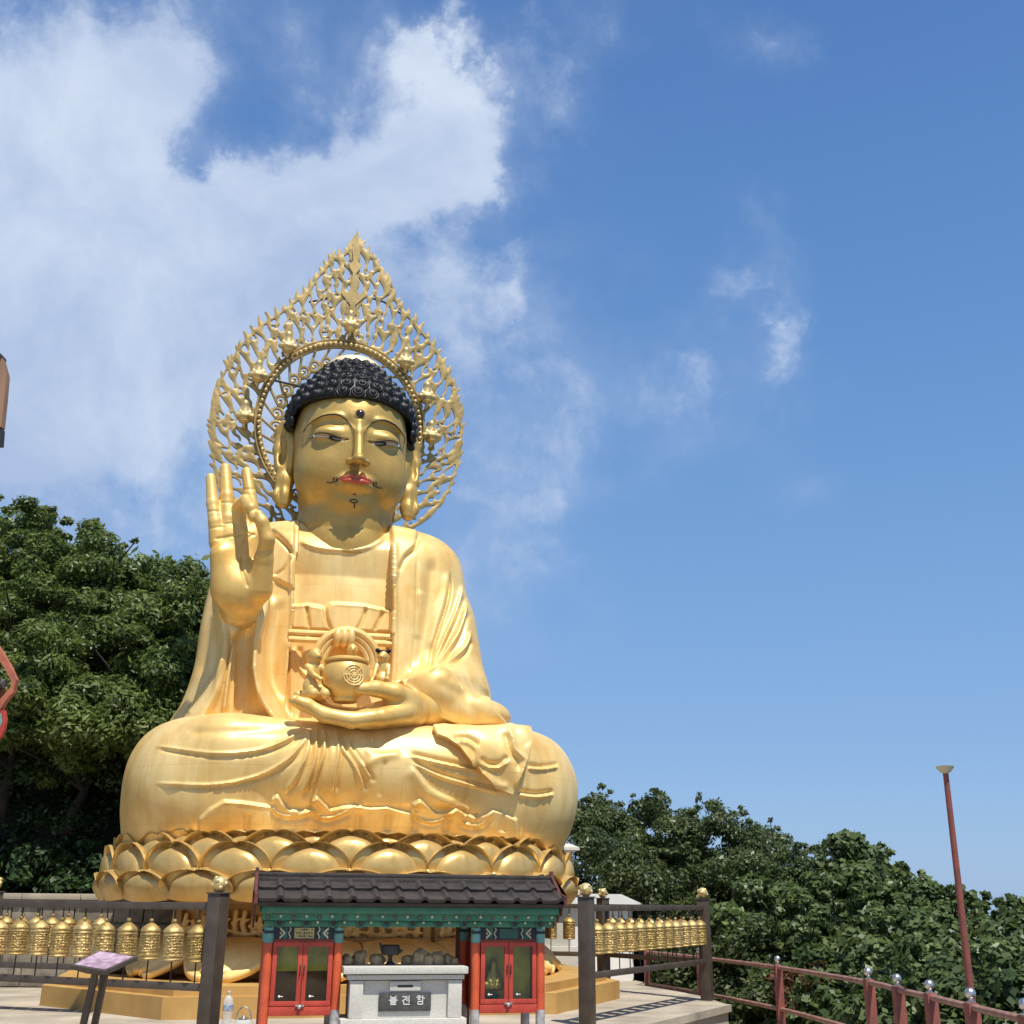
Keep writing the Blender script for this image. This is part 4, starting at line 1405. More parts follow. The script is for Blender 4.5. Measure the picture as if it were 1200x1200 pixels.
    # soften
    for _ in range(1):
        f = (f + np.roll(f, 1, 0) + np.roll(f, -1, 0) + np.roll(f, 1, 1) + np.roll(f, -1, 1)) / 5
    # marching squares by snapping grid cells: surface nets in 2D, then thickness
    sg = f < 0
    c = sg[:-1, :-1] | sg[1:, :-1] | sg[:-1, 1:] | sg[1:, 1:]
    call = sg[:-1, :-1] & sg[1:, :-1] & sg[:-1, 1:] & sg[1:, 1:]
    # dual mesh: one vertex per cell touching the solid, one quad per solid grid point
    I = np.argwhere(c); vid = -np.ones(c.shape, int); vid[I[:, 0], I[:, 1]] = np.arange(len(I))
    V = np.zeros((len(I), 2)); cnt = np.zeros(len(I))
    cor = [(0, 0), (1, 0), (1, 1), (0, 1)]
    for q in range(4):
        a, b_ = np.array(cor[q]), np.array(cor[(q + 1) % 4])
        va = f[I[:, 0] + a[0], I[:, 1] + a[1]]; vb = f[I[:, 0] + b_[0], I[:, 1] + b_[1]]
        mm = (va < 0) != (vb < 0); t = np.where(mm, va / np.where(mm, va - vb, 1), 0)
        V += mm[:, None] * (a + t[:, None] * (b_ - a)); cnt += mm
    V = np.where(cnt[:, None] > 0, V / np.maximum(cnt, 1)[:, None], .5)
    full = cnt == 0
    V = lo + (I + V) * cell
    pts = np.argwhere(sg[1:-1, 1:-1]) + 1
    Qd = np.stack([vid[pts[:, 0] - 1, pts[:, 1] - 1], vid[pts[:, 0], pts[:, 1] - 1], vid[pts[:, 0], pts[:, 1]], vid[pts[:, 0] - 1, pts[:, 1]]], 1)
    nV = len(V)
    # the plate swells a little away from its edges
    fi = f[np.clip(I[:, 0], 0, nx - 1), np.clip(I[:, 1], 0, nz - 1)]
    sw = np.clip(-fi / .035, 0, 1)**.7
    yf = YHALO - .018 - .010 * sw; yb = YHALO + .028
    V3 = np.vstack([np.stack([V[:, 0], yf, V[:, 1]], 1), np.stack([V[:, 0], np.full(nV, yb), V[:, 1]], 1)])
    Fr = Qd; Bk = Qd[:, ::-1] + nV
    e = np.concatenate([Qd[:, [0, 1]], Qd[:, [1, 2]], Qd[:, [2, 3]], Qd[:, [3, 0]]])
    key = e[:, 0].astype(np.int64) * nV + e[:, 1]; rk = e[:, 1].astype(np.int64) * nV + e[:, 0]
    bd = e[~np.isin(key, rk)]
    S = np.stack([bd[:, 1], bd[:, 0], bd[:, 0] + nV, bd[:, 1] + nV], 1)
    return np_mesh('halo', V3, np.vstack([Fr, Bk, S]), gold_halo, statue, True, 50)


halo = build_halo()
# rim of beads
b = MB()
NB = 96
for i in range(NB):
    a = 2 * math.pi * i / NB
    b.ball((RC[0] + (RCx) * math.cos(a), YHALO - .075, RC[1] + RCr * math.sin(a)), .030, nu=8, nv=6)
b.build('bead_ring', gold_bright, halo)
b = MB()
for k, rr in ((1.045, .016), (.955, .016)):
    b.tube([(RC[0] + RCx * rr * math.cos(a), YHALO - .06, RC[1] + RCr * rr * math.sin(a)) for a in np.linspace(0, 2 * math.pi, 90, endpoint=False)], .014, 6, closed=True) if rr > 1 else \
        None
b.tube([(RC[0] + RCx * 1.05 * math.cos(a), YHALO - .06, RC[1] + RCr * 1.05 * math.sin(a)) for a in np.linspace(0, 2 * math.pi, 90, endpoint=False)], .014, 6, closed=True)
b.build('ring_moulding', gold_halo, halo)
# scroll work between ring and head
b = MB()
for i in range(32):
    a = 2 * math.pi * i / 32 + .1
    for (rad, size, sgn) in ((.80, .115, 1), (.60, .10, -1)):
        cx_, cz_ = RC[0] + RCx * rad * math.cos(a + (.12 if rad < .7 else 0)), RC[1] + RCr * rad * math.sin(a + (.12 if rad < .7 else 0))
        pts = []
        for t in np.linspace(0, 1, 18):
            rr = size * (1 - .85 * t); th = a + sgn * (math.pi * .6 + t * 8.5)
            pts.append((cx_ + rr * math.cos(th), YHALO - .01, cz_ + rr * math.sin(th)))
        b.tube(pts, [.032 * (1 - .45 * t) for t in np.linspace(0, 1, 18)], 6)
        b.ball(pts[-1], .026, nu=8, nv=6)
    b.tube([(RC[0] + RCx * .97 * math.cos(a - .1), YHALO, RC[1] + RCr * .97 * math.sin(a - .1)), (RC[0] + RCx * .80 * math.cos(a + .08), YHALO - .02, RC[1] + RCr * .80 * math.sin(a + .08)),
            (RC[0] + RCx * .60 * math.cos(a - .06), YHALO, RC[1] + RCr * .60 * math.sin(a - .06)), (RC[0] + RCx * .45 * math.cos(a + .03), YHALO, RC[1] + RCr * .45 * math.sin(a + .03))], [.02, .026, .02, .016], 6)
b.build('scroll_work', gold_halo, halo)
# trident-like spine flame standing on the plate
b = MB()
sp = [(-.03, .70), (-.035, .80), (-.09, .86), (-.16, .93), (-.175, 1.02), (-.155, 1.12), (-.135, 1.0), (-.085, .95), (-.05, 1.02), (-.03, 1.15), (-.025, 1.25), (-.075, 1.32), (-.10, 1.42), (-.06, 1.38), (-.028, 1.42), (-.050, 1.56), (-.040, 1.68), (0, 1.90), (.040, 1.68), (.050, 1.56), (.028, 1.42), (.06, 1.38), (.10, 1.42), (.075, 1.32), (.025, 1.25), (.03, 1.15), (.05, 1.02), (.085, .95), (.135, 1.0), (.155, 1.12), (.175, 1.02), (.16, .93), (.09, .86), (.035, .80), (.03, .70)]
base_z = RC[1] + RCr - .30
kz = (LH(418, 276)[1] + .06 - base_z) / 1.86
b.prism([(LH(418, 276)[0] + x * 1.1 + .0, base_z + z * kz) for x, z in sp], YHALO - .045, YHALO - .02)
b.build('spine_flame', gold_halo, halo)
# dark braces behind
b = MB()
b.tube([tuple(L(x, y, YHALO + .10)) for x, y in ((362, 354), (385, 350), (410, 347), (430, 348), (450, 354), (470, 368))], .014, 6)
b.build('brace', iron_dark, halo)
b = MB()
b.tube([tuple(L(322, 446, YHALO)), tuple(L(352, 453, .5))], .016, 6)
b.build('brace', iron_dark, halo)


def figurine_mesh():
    def f(P):
        Q = P.copy(); Q[:, 0] = np.abs(P[:, 0])
        d = ell(P, (0, 0, .225), (.040, .042, .046))
        d = smin(d, ell(P, (0, 0, .262), (.016, .016, .014)), .01)
        d = smin(d, cone(P, (0, 0, .10), (0, 0, .165), .062, .050, (1, .75, 1)), .02)
        d = smin(d, chain(Q, [(.045, 0, .165), (.062, -.01, .12), (.030, -.045, .095)], [.020, .018, .014], .01), .01)
        d = smin(d, chain(Q, [(.03, 0, .075), (.085, -.02, .070), (.02, -.06, .066)], [.032, .028, .022], .02), .02)
        d = smin(d, cone(P, (0, 0, .17), (0, 0, .20), .018, .018), .01)
        return d
    return surface_nets(f, (-.14, -.12, .02), (.14, .12, .30), .0065)


FV, FQ = figurine_mesh()
for k, (px, py) in enumerate([(410, 388), (337, 413), (302, 447), (286, 495), (475, 431), (500, 472), (505, 518)]):
    q = L(px, py, YHALO - .12)
    s = 1.0
    if k == 0:
        fg = np_mesh('buddha_figurine', FV * np.array([1.25, 1.25, 1.3]), FQ, gold_bright, halo)
        b = MB(); b.lathe([(.02, -.06), (.03, -.04), (.025, -.02), (.05, -.01), (.085, .015), (.075, .028), (.09, .042), (.094, .055), (.05, .065)], 14, M=Matrix.Scale(s, 4))
        b.box(-.02, .02, 0, .14, -.08, -.03, M=Matrix.Scale(s, 4))
        # the seat is joined to its figure
        me = b.build('tmp', gold_bright, None)
        bm = bmesh.new(); bm.from_mesh(fg.data); bm.from_mesh(me.data); bm.to_mesh(fg.data); bm.free()
        bpy.data.objects.remove(me)
        fg0 = fg
    else:
        fg = fg0.copy(); scene.collection.objects.link(fg); fg.parent = halo
    fg.location = (q[0], q[1], q[2])

# ------------------------------------------------------------------ lotus throne
lotus = thing('lotus_pedestal', 'golden pedestal of fat lotus petals on an octagonal stepped base under the seated statue', 'pedestal', (-2.1, 15.0, 0), R(14))


def petal_mesh(W, Hh, bulge, rim=.07, nu=32, nv=34):
    """fat round-topped petal: x across, z up, y negative outward; turned lip, hollow under it, swollen middle"""
    V = []; F = []
    for j in range(nv + 1):
        t = j / nv
        for i in range(nu + 1):
            s = -1 + 2 * i / nu
            # disc-like mapping: rows bend up in the middle so that the lip follows the round top
            hw = math.sqrt(max(0.0, 1 - ((t - .42) / .58)**2)) if t > .42 else .80 + .20 * math.sin(math.pi / 2 * t / .42)
            hw = max(hw, .02)
            x = s * hw
            z = t
            # distance to the outline of the top
            rr = math.hypot(x, max(0, (z - .42) / .58))
            e = 1 - rr if z > .42 else (1 - abs(s)) * hw
            lip = math.exp(-(e / .07)**2) * min(1, z * 2.2)
            gro = math.exp(-((e - .19) / .10)**2) * min(1, max(0, (z - .25) * 3))
            dome = max(0, 1 - rr**2.2) if z > .42 else max(0, 1 - abs(x)**2.2)
            dome *= .55 + .45 * math.sin(math.pi * min(1, .12 + z * .75))
            notch = math.exp(-(x / .055)**2) * max(0, (z - .70) / .30)
            ridge = math.exp(-(x / .05)**2) * max(0, 1 - abs(z - .80) / .18)
            y = -(bulge * dome * (1 - .85 * gro)) - rim * lip + .05 * gro + .035 * notch - .015 * ridge
            V.append((x * W / 2, y, z * Hh - .035 * math.exp(-(x / .06)**2) * (z > .93)))
    for j in range(nv):
        for i in range(nu):
            a = j * (nu + 1) + i
            F.append((a, a + 1, a + nu + 2, a + nu + 1))
    n = len(V)
    V += [(x * .97, max(y + .06, -.01), z - .012) for x, y, z in V]
    F += [tuple(k + n for k in q[::-1]) for q in F]
    edge = [i for i in range(nu + 1)] + [(j + 1) * (nu + 1) - 1 for j in range(1, nv + 1)] + [nv * (nu + 1) + i for i in range(nu - 1, -1, -1)] + [j * (nu + 1) for j in range(nv - 1, 0, -1)]
    m = len(edge)
    for k in range(m):
        a, c = edge[k], edge[(k + 1) % m]
        F.append((c, a, a + n, c + n))
    me = bpy.data.meshes.new('petal'); me.from_pydata(V, [], F); me.materials.append(gold_petal)
    me.polygons.foreach_set('use_smooth', [True] * len(F)); me.set_sharp_from_angle(angle=R(60)); me.update()
    return me


NP = 22
pm_up = petal_mesh(.86, .56, .17)
pm_low = petal_mesh(.94, .34, .13)
pm_back = petal_mesh(.80, .40, .08)
for (me, r0, z0, tilt, ph) in ((pm_back, 2.63, 1.40, 4, 0), (pm_up, 2.66, 1.25, 8, .5), (pm_up, 2.71, 1.15, 12, 0), (pm_low, 2.79, 1.09, 22, .5)):
    for i in range(NP):
        a = 2 * math.pi * (i + ph + .22) / NP - math.pi / 2
        o = bpy.data.objects.new('petal', me); link(o, lotus)
        rr = r0 + random.uniform(-.012, .012)
        o.location = (rr * math.cos(a), rr * math.sin(a), z0 + random.uniform(-.012, .012))
        o.rotation_euler = (Matrix.Rotation(a + math.pi / 2 + random.uniform(-.02, .02), 3, 'Z') @ Matrix.Rotation(R(tilt), 3, 'X')).to_euler()
# bowl behind the petals
b = MB(); b.lathe([(1.9, 1.14), (2.40, 1.17), (2.55, 1.27), (2.56, 1.40), (2.57, 1.62), (2.57, 1.76), (2.3, 1.77)], 72)
b.build('lotus_bowl', gold_petal, lotus)


def octa(hw, hs, yf, ys, b_, z0, z1, mi=0):
    b_.flat([(-hw, -yf), (hw, -yf), (hs, -ys), (hs, ys), (hw, yf), (-hw, yf), (-hs, ys), (-hs, -ys)], z0, z1, mi)


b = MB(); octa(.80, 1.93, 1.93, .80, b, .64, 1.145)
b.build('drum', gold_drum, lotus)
# relief panels of the drum
b = MB()
for k in range(8):
    a = -math.pi / 2 + k * math.pi / 4
    M = Matrix.Rotation(a + math.pi / 2, 4, 'Z')
    w = .80
    y = -1.94
    b.box(-w + .02, w - .02, y - .05, y + .01, .64, .70, M=M, b=.01)
    b.box(-w + .02, w - .02, y - .05, y + .01, 1.04, 1.10, M=M, b=.01)
    b.box(-w + .02, -w + .10, y - .045, y + .01, .70, 1.04, M=M, b=.01)
    b.box(w - .10, w - .02, y - .045, y + .01, .70, 1.04, M=M, b=.01)
b.build('drum_frame', gold_drum, lotus)


def relief_panel(seed):
    r_ = random.Random(seed)
    items = []
    for i in range(11):
        x = -.62 + i * .124 + r_.uniform(-.02, .02); h = r_.uniform(.14, .26); z = .71
        items.append([(x, -1.95, z + .02), (x + r_.uniform(-.03, .03), -1.97, z + h * .5), (x, -1.97, z + h)])
        items.append([(x - .06, -1.96, z + h * .5), (x + .07, -1.98, z + h * .7)])
        items.append([(x - .08, -1.95, z + r_.uniform(.0, .05)), (x + .08, -1.97, z + r_.uniform(0, .06))])

    def f(P):
        d = None
        for it in items:
            e = chain(P, it, [.036, .034, .026][:len(it)] if len(it) > 2 else [.022, .014], .015)
            d = e if d is None else smin(d, e, .02)
        return d
    return surface_nets(f, (-.80, -2.10, .64), (.80, -1.85, 1.06), .011, 8, 2.2)


pv, pq = relief_panel(3)
rp = np_mesh('relief_panel', pv, pq, gold_base, lotus)
for k in range(1, 8):
    c = rp.copy(); link(c, lotus); c.rotation_euler = (0, 0, k * math.pi / 4)
# big drooping petals of the lower lotus
b = MB(); b.lathe([(1.95, .66), (2.0, .62), (1.98, .50), (2.02, .36), (2.02, .28), (1.9, .28)], 72)
b.build('lower_lotus_core', gold_base, lotus)


def droop_petal():
    V = []; F = []; nu, nv = 30, 20
    for j in range(nv + 1):
        t = j / nv
        for i in range(nu + 1):
            s = -1 + 2 * i / nu
            w = .50 * (math.sqrt(max(0, 1 - (max(0, t - .45) / .57)**2)) * (.80 + .20 * min(1, t * 2)))
            x = s * w
            e = min(1 - abs(s), (1 - t) * 1.2)
            swirl = .055 * abs(math.sin(5.2 * (abs(s) ** 1.2) * (1 - .25 * t) - 2.6 * t)) ** .7
            y = -(.66 * t**.85 + .10 * (1 - s * s) * math.sin(math.pi * min(1, t * .9 + .1)) + .030 * math.exp(-(e / .10)**2) + swirl * (1 - t * .2))
            z = .66 - .34 * t**1.5 + .045 * (1 - s * s) + .05 * max(0, t - .8)
            V.append((x, y, z))
    for j in range(nv):
        for i in range(nu):
            a = j * (nu + 1) + i
            F.append((a, a + nu + 1, a + nu + 2, a + 1))
    n = len(V); V += [(x, y + .02, z - .06) for x, y, z in V]
    F += [tuple(k + n for k in q[::-1]) for q in F]
    edge = [i for i in range(nu + 1)] + [(j + 1) * (nu + 1) - 1 for j in range(1, nv + 1)] + [nv * (nu + 1) + i for i in range(nu - 1, -1, -1)] + [j * (nu + 1) for j in range(nv - 1, 0, -1)]
    for k in range(len(edge)):
        a, c = edge[k], edge[(k + 1) % len(edge)]
        F.append((a, c, c + n, a + n))
    me = bpy.data.meshes.new('base_petal'); me.from_pydata(V, [], F); me.materials.append(gold_base)
    me.polygons.foreach_set('use_smooth', [True] * len(F)); me.update()
    return me


dp = droop_petal()
for i in range(16):
    a = 2 * math.pi * (i + .5) / 16 - math.pi / 2
    o = bpy.data.objects.new('base_petal', dp); link(o, lotus)
    o.location = (2.03 * math.cos(a), 2.03 * math.sin(a), 0); o.rotation_euler = (0, 0, a + math.pi / 2)
b = MB()
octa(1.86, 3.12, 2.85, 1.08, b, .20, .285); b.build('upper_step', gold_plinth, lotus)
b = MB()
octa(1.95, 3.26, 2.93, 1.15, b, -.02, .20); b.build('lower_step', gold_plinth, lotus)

# ------------------------------------------------------------------ jar and children in the hand
YJ = -2.06
jc = L(404, 820, YJ)
SW = lambda p: tuple(SF.world(p))
jar = thing('medicine_jar', 'round golden lidded jar with a wheel emblem, carried on the statue\'s open palm', 'jar', SW(jc), R(14))
b = MB()
b.lathe([(.13, -.03), (.15, 0), (.15, .02), (.20, .06), (.265, .15), (.285, .25), (.275, .34), (.245, .40), (.235, .415)], 40)
b.build('jar_body', gold_hand, jar)
b = MB(); b.lathe([(.255, .415), (.265, .43), (.262, .45), (.20, .475), (.10, .495), (.03, .50), (.002, .50)], 40)
b.build('lid', gold_hand, jar)
b = MB()
M = Matrix.Translation((.06, -.275, .24)) @ Matrix.Rotation(R(12), 4, 'Z') @ Matrix.Rotation(R(-3), 4, 'X')
for rr in (.115, .085, .055):
    b.tube([M @ Vector((rr * math.cos(t), -.004 + (rr * math.cos(t))**2 * 1.6, rr * math.sin(t))) for t in np.linspace(0, 2 * math.pi, 28, endpoint=False)], .008, 6, closed=True)
for k in range(4):
    t = k * math.pi / 4
    b.tube([M @ Vector((q * math.cos(t), -.004 + (q * math.cos(t))**2 * 1.6, q * math.sin(t))) for q in np.linspace(-.115, .115, 7)], .007, 6)
b.build('emblem', gold_body, jar)
# three-band bow arching behind the jar: tied belt of the robe
b = MB()
for k, (r0, th) in enumerate(((.40, .048), (.335, .042), (.275, .038))):
    pts = []
    for t in np.linspace(-.15, math.pi + .15, 28):
        c0 = L(405, 782, -1.02)
        pts.append((c0[0] + r0 * math.cos(t), -1.02 - .06 + .02 * k, c0[2] + .04 + (r0 + .02) * math.sin(t)))
    b.tube(pts, th, 10)
b.build('belt_bow', gold_body, statue)
b = MB()
kc = L(403, 748, -1.1)
for dx in (-.085, 0, .085):
    b.ball((kc[0] + dx, -1.13, kc[2]), (.052, .085, .12), nu=16, nv=12)
b.build('belt_knot', gold_body, statue)


def child(name_label, px, py, yl, face, arm_to, kneel, hair_buns=False, turn=0.0, only_bust=False, s=1.0):
    base = L(px, py, yl)
    root = thing('child_figure', name_label, 'figurine', SW(base), R(14))

    def f(P):
        Q = P.copy(); Q[:, 0] = np.abs(P[:, 0])
        d = ell(P, (0, 0, .47), (.072, .076, .084))
        d = smin(d, ell(P, (.02 * face, -.035, .452), (.05, .045, .045)), .02)
        d = smin(d, ell(P, (.045 * face, -.068, .462), (.012, .016, .014)), .008)
        d = smin(d, ell(Q, (.07, 0, .465), (.014, .02, .024)), .008)
        d = smin(d, cone(P, (0, .01, .37), (0, 0, .42), .03, .03), .02)
        d = smin(d, cone(P, (0, .02, .20), (0, .01, .34), .085, .070, (1, .8, 1)), .04)
        d = smin(d, ell(P, (0, .0, .16), (.10, .09, .09)), .04)
        for sd, (tx, ty, tz) in ((-1, arm_to[0]), (1, arm_to[1])):
            sh = (.075 * sd, 0, .35); el = ((sh[0] + tx) / 2 + .0, (ty) / 2 - .03, (sh[2] + tz) / 2 - .03)
            d = smin(d, chain(P, [sh, el, (tx, ty, tz)], [.034, .028, .022], .01), .015)
            d = smin(d, ell(P, (tx, ty, tz), (.03, .025, .022)), .01)
        if kneel:
            for sd in (-1, 1):
                d = smin(d, chain(P, [(.05 * sd, 0, .14), (.06 * sd + .06 * face, -.10, .06), (.07 * sd, .04, .03)], [.058, .050, .04], .02), .02)
            d = smin(d, ell(P, (0, .02, .06), (.12, .11, .07)), .03)
        else:
            for sd in (-1, 1):
                d = smin(d, chain(P, [(.045 * sd, 0, .14), (.05 * sd, -.02, .06), (.05 * sd, -.02, -.02)], [.055, .045, .035], .02), .02)
        return d
    V, F = surface_nets(f, (-.34, -.30, -.06), (.34, .24, .60), .0115)
    np_mesh('child_body', V * s, F, gold_hand, root)
    if hair_buns:
        b = MB(); b.ball((-.075 * s, 0, .545 * s), .030 * s); b.ball((.075 * s, 0, .545 * s), .030 * s)
        b.ball((0, .012 * s, .505 * s), (.078 * s, .076 * s, .052 * s), nu=18, nv=10)
        b.build('black_hair', black_hair, root)
    b = MB()
    for sd in (-1, 1):
        b.ball((.028 * sd * s + .03 * face * s, -.074 * s, .478 * s), (.010 * s, .005, .005 * s), nu=8, nv=6)
    b.ball((.03 * face * s, -.083 * s, .437 * s), (.014 * s, .006, .004 * s), nu=8, nv=6)
    b.build('face_marks', black_line, root)
    return root


child('golden kneeling child figure hugging the left side of the jar', 366, 821, YJ + .0, 1, [(.06, -.15, .20), (.24, -.16, .20)], True, s=1.10)
child('golden child figure with two black hair buns, behind the jar\'s right side', 447, 812, -1.90, -1, [(-.16, -.14, .10), (.05, -.10, .16)], False, True, s=.92)
child('small bald child figure peeping over the lid of the jar', 411, 800, -1.62, 0, [(-.10, -.1, .2), (.10, -.1, .2)], False, s=.85)
# ================================================================== the offering shrine in front
SHF = Frame(-.90, 9.70, 13.0)
S = SHF.at
shrine = thing('offering_shrine', 'small red and green wooden shrine with a dark tiled roof and two glass-doored cabinets', 'shrine', (-.90, 9.70, 0), R(13))
GZ = -.50      # lower ground where the shrine and the photographer stand
YF = -.24


def sx(px, py=1130, y=YF):
    return float(S(px, py, y)[0])


def sz(px, py, y=YF):
    return float(S(px, py, y)[2])


# roof: two tiled slopes, ridge, end boards
rx0, rx1 = sx(303, 1030, 0), sx(644, 1030, 0)
zr_ = sz(470, 1024, 0); ze = sz(470, 1057, -.42)
slope = math.atan2(zr_ - .06 - ze, .42)
for side in (-1, 1):
    b = MB()
    n = 13; wv = (rx1 - rx0) / n
    Lr = .46
    M0 = Matrix.Translation((rx0, 0, zr_ - .06)) @ (Matrix.Identity(4) if side < 0 else Matrix.Rotation(math.pi, 4, 'Z') @ Matrix.Translation((-(rx1 - rx0), 0, 0)))
    M0 = M0 @ Matrix.Rotation(slope, 4, 'X')
    # local: x along eave, -y down the slope, z up; three overlapping courses
    for c in range(2):
        y1 = -Lr * c / 2; y0 = -Lr * (c + 1) / 2 - .012
        for i in range(n):
            x0 = i * wv
            vs = []; fs = []
            prof = [(.0, .014), (.05, .003), (.10, .0), (.70, .0), (.75, .003), (.80, .014), (.86, .022), (.94, .022), (1.0, .014)]
            for (u, h) in prof:
                vs += [(x0 + u * wv, y1, h + .006), (x0 + u * wv, y0, h + .030), (x0 + u * wv, y0, h + .004)]
            for k in range(len(prof) - 1):
                a = k * 3
                fs += [(a, a + 3, a + 4, a + 1), (a + 1, a + 4, a + 5, a + 2)]
            b.add(vs, fs, 0, M0)
    b.box(0, rx1 - rx0, -Lr, .01, -.035, -.006, M=M0)
    b.build('tiled_slope', roof_tile, shrine, sharp=40)
b = MB()
b.box(rx0 - .02, rx1 + .02, -.055, .055, zr_ - .09, zr_ - .035, b=.01)
b.box(rx0 - .04, rx1 + .04, -.035, .035, zr_ - .037, zr_, b=.012)
b.build('ridge', roof_tile, shrine)
for s, x in ((-1, rx0 - .015), (1, rx1 + .015)):
    b = MB()
    t = .028
    for sd in (-1, 1):
        y_e = sd * .445
        M = Matrix.Identity(4)
        p = [(0, zr_ + .015), (y_e, ze - .02), (y_e, ze + .05), (0, zr_ - .10)]
        vs = [(x - t / 2, a, c) for a, c in p] + [(x + t / 2, a, c) for a, c in p]
        b.add(vs, [(0, 1, 2, 3), (7, 6, 5, 4), (0, 4, 5, 1), (1, 5, 6, 2), (2, 6, 7, 3), (3, 7, 4, 0)])
    b.box(x - t / 2, x + t / 2, -.02, .02, zr_ - .03, zr_ + .035, b=.006)
    b.build('gable_edge_board', maroon, shrine, sharp=30)
    b = MB()
    prof = [(-.36, ze + .03), (0, zr_ - .09), (.36, ze + .03), (.30, ze - .10), (.27, ze - .05), (.19, ze - .15), (.14, ze - .09), (.05, ze - .20), (0, ze - .12), (-.05, ze - .20), (-.14, ze - .09), (-.19, ze - .15), (-.27, ze - .05), (-.30, ze - .10)]
    xx = x + s * .0
    vs = [(xx - .008, a, c) for a, c in prof] + [(xx + .008, a, c) for a, c in prof]
    n = len(prof)
    fs = [tuple(range(n)), tuple(range(n, 2 * n))[::-1]] + [(i, (i + 1) % n, (i + 1) % n + n, i + n) for i in range(n)]
    b.add(vs, fs); b.build('gable_valance', maroon, shrine, sharp=30)
# green eave beams with painted bosses
e0, e1 = rx0 + .035, rx1 - .02
zt1, zt2, zt3 = sz(470, 1063, -.36), sz(470, 1071, -.36), sz(470, 1086, -.27)
b = MB()
b.box(e0, e1, -.37, -.31, zt2, zt1, b=.006); b.box(e0, e1, .31, .37, zt2, zt1, b=.006)
b.build('eave_fascia', green_paint, shrine)
b = MB()
b.box(e0 + .01, e1 - .01, -.325, -.27, zt2 - .052, zt2 - .003, 0); b.box(e0 + .03, e1 - .03, -.285, -.22, zt3 - .002, zt2 - .055, 0, b=.006)
n = 24
for i in range(n):
    x = e0 + .05 + (e1 - e0 - .1) * i / (n - 1)
    if i % 2:
        b.tube([(x, -.318, zt2 - .022), (x, -.335, zt2 - .022)], .011, 8, 1)
    else:
        b.tube([(x, -.318, zt2 - .030), (x, -.332, zt2 - .030)], .016, 8, 2)
        b.tube([(x, -.330, zt2 - .030), (x, -.338, zt2 - .030)], .007, 8, 3)
for i in range(11):
    x = e0 + .14 + (e1 - e0 - .28) * i / 10
    b.lathe([(.040, 0), (.038, .006), (.018, .010), (.016, .002)], 12, M=Matrix.Translation((x, -.2855, zt3 + .026)) @ Matrix.Rotation(math.pi / 2, 4, 'X'), mi=2)
    b.tube([(x, -.283, zt3 + .026), (x, -.2965, zt3 + .026)], .012, 8, 4)
    b.tube([(x + .085, -.280, zt3 + .03), (x + .085, -.295, zt3 + .03)], .010, 8, 1)
b.build('eave_beam', [green_paint, cream_paint, dark_green, orange_wood, maroon], shrine)
# columns, six: four in front, two at the back ends
cols = [(312, 1), (394.5, 1), (557, 1), (633, 1)]
zc0 = GZ
zcap0, zcap1 = sz(396, 1105), sz(396, 1087)
for px, _ in cols:
    x = sx(px, 1140)
    for yy in (YF, .26):
        b = MB(); b.lathe([(.036, zc0 + .0), (.036, zcap0)], 18, (x, yy, 0))
        c = b.build('column', orange_wood, shrine)
        b = MB(); b.lathe([(.0362, zcap0 + .001), (.0372, zcap0 + .002), (.0372, zcap1)], 18, (x, yy, 0)); b.build('painted_capital', teal, c)
        b = MB()
        b.box(x - .0385, x + .0385, yy - .0385, yy + .0385, zcap0 + (zcap1 - zcap0) * .62, zcap0 + (zcap1 - zcap0) * .80); b.build('capital_band', navy, c)
        b = MB(); zb = sz(px, 1183 if px > 320 else 1230)
        b.lathe([(.0368, zc0 + .001), (.0368, zb - .02), (.0366, zb)], 18, (x, yy, 0)); b.build('worn_base', grey_metal, c)


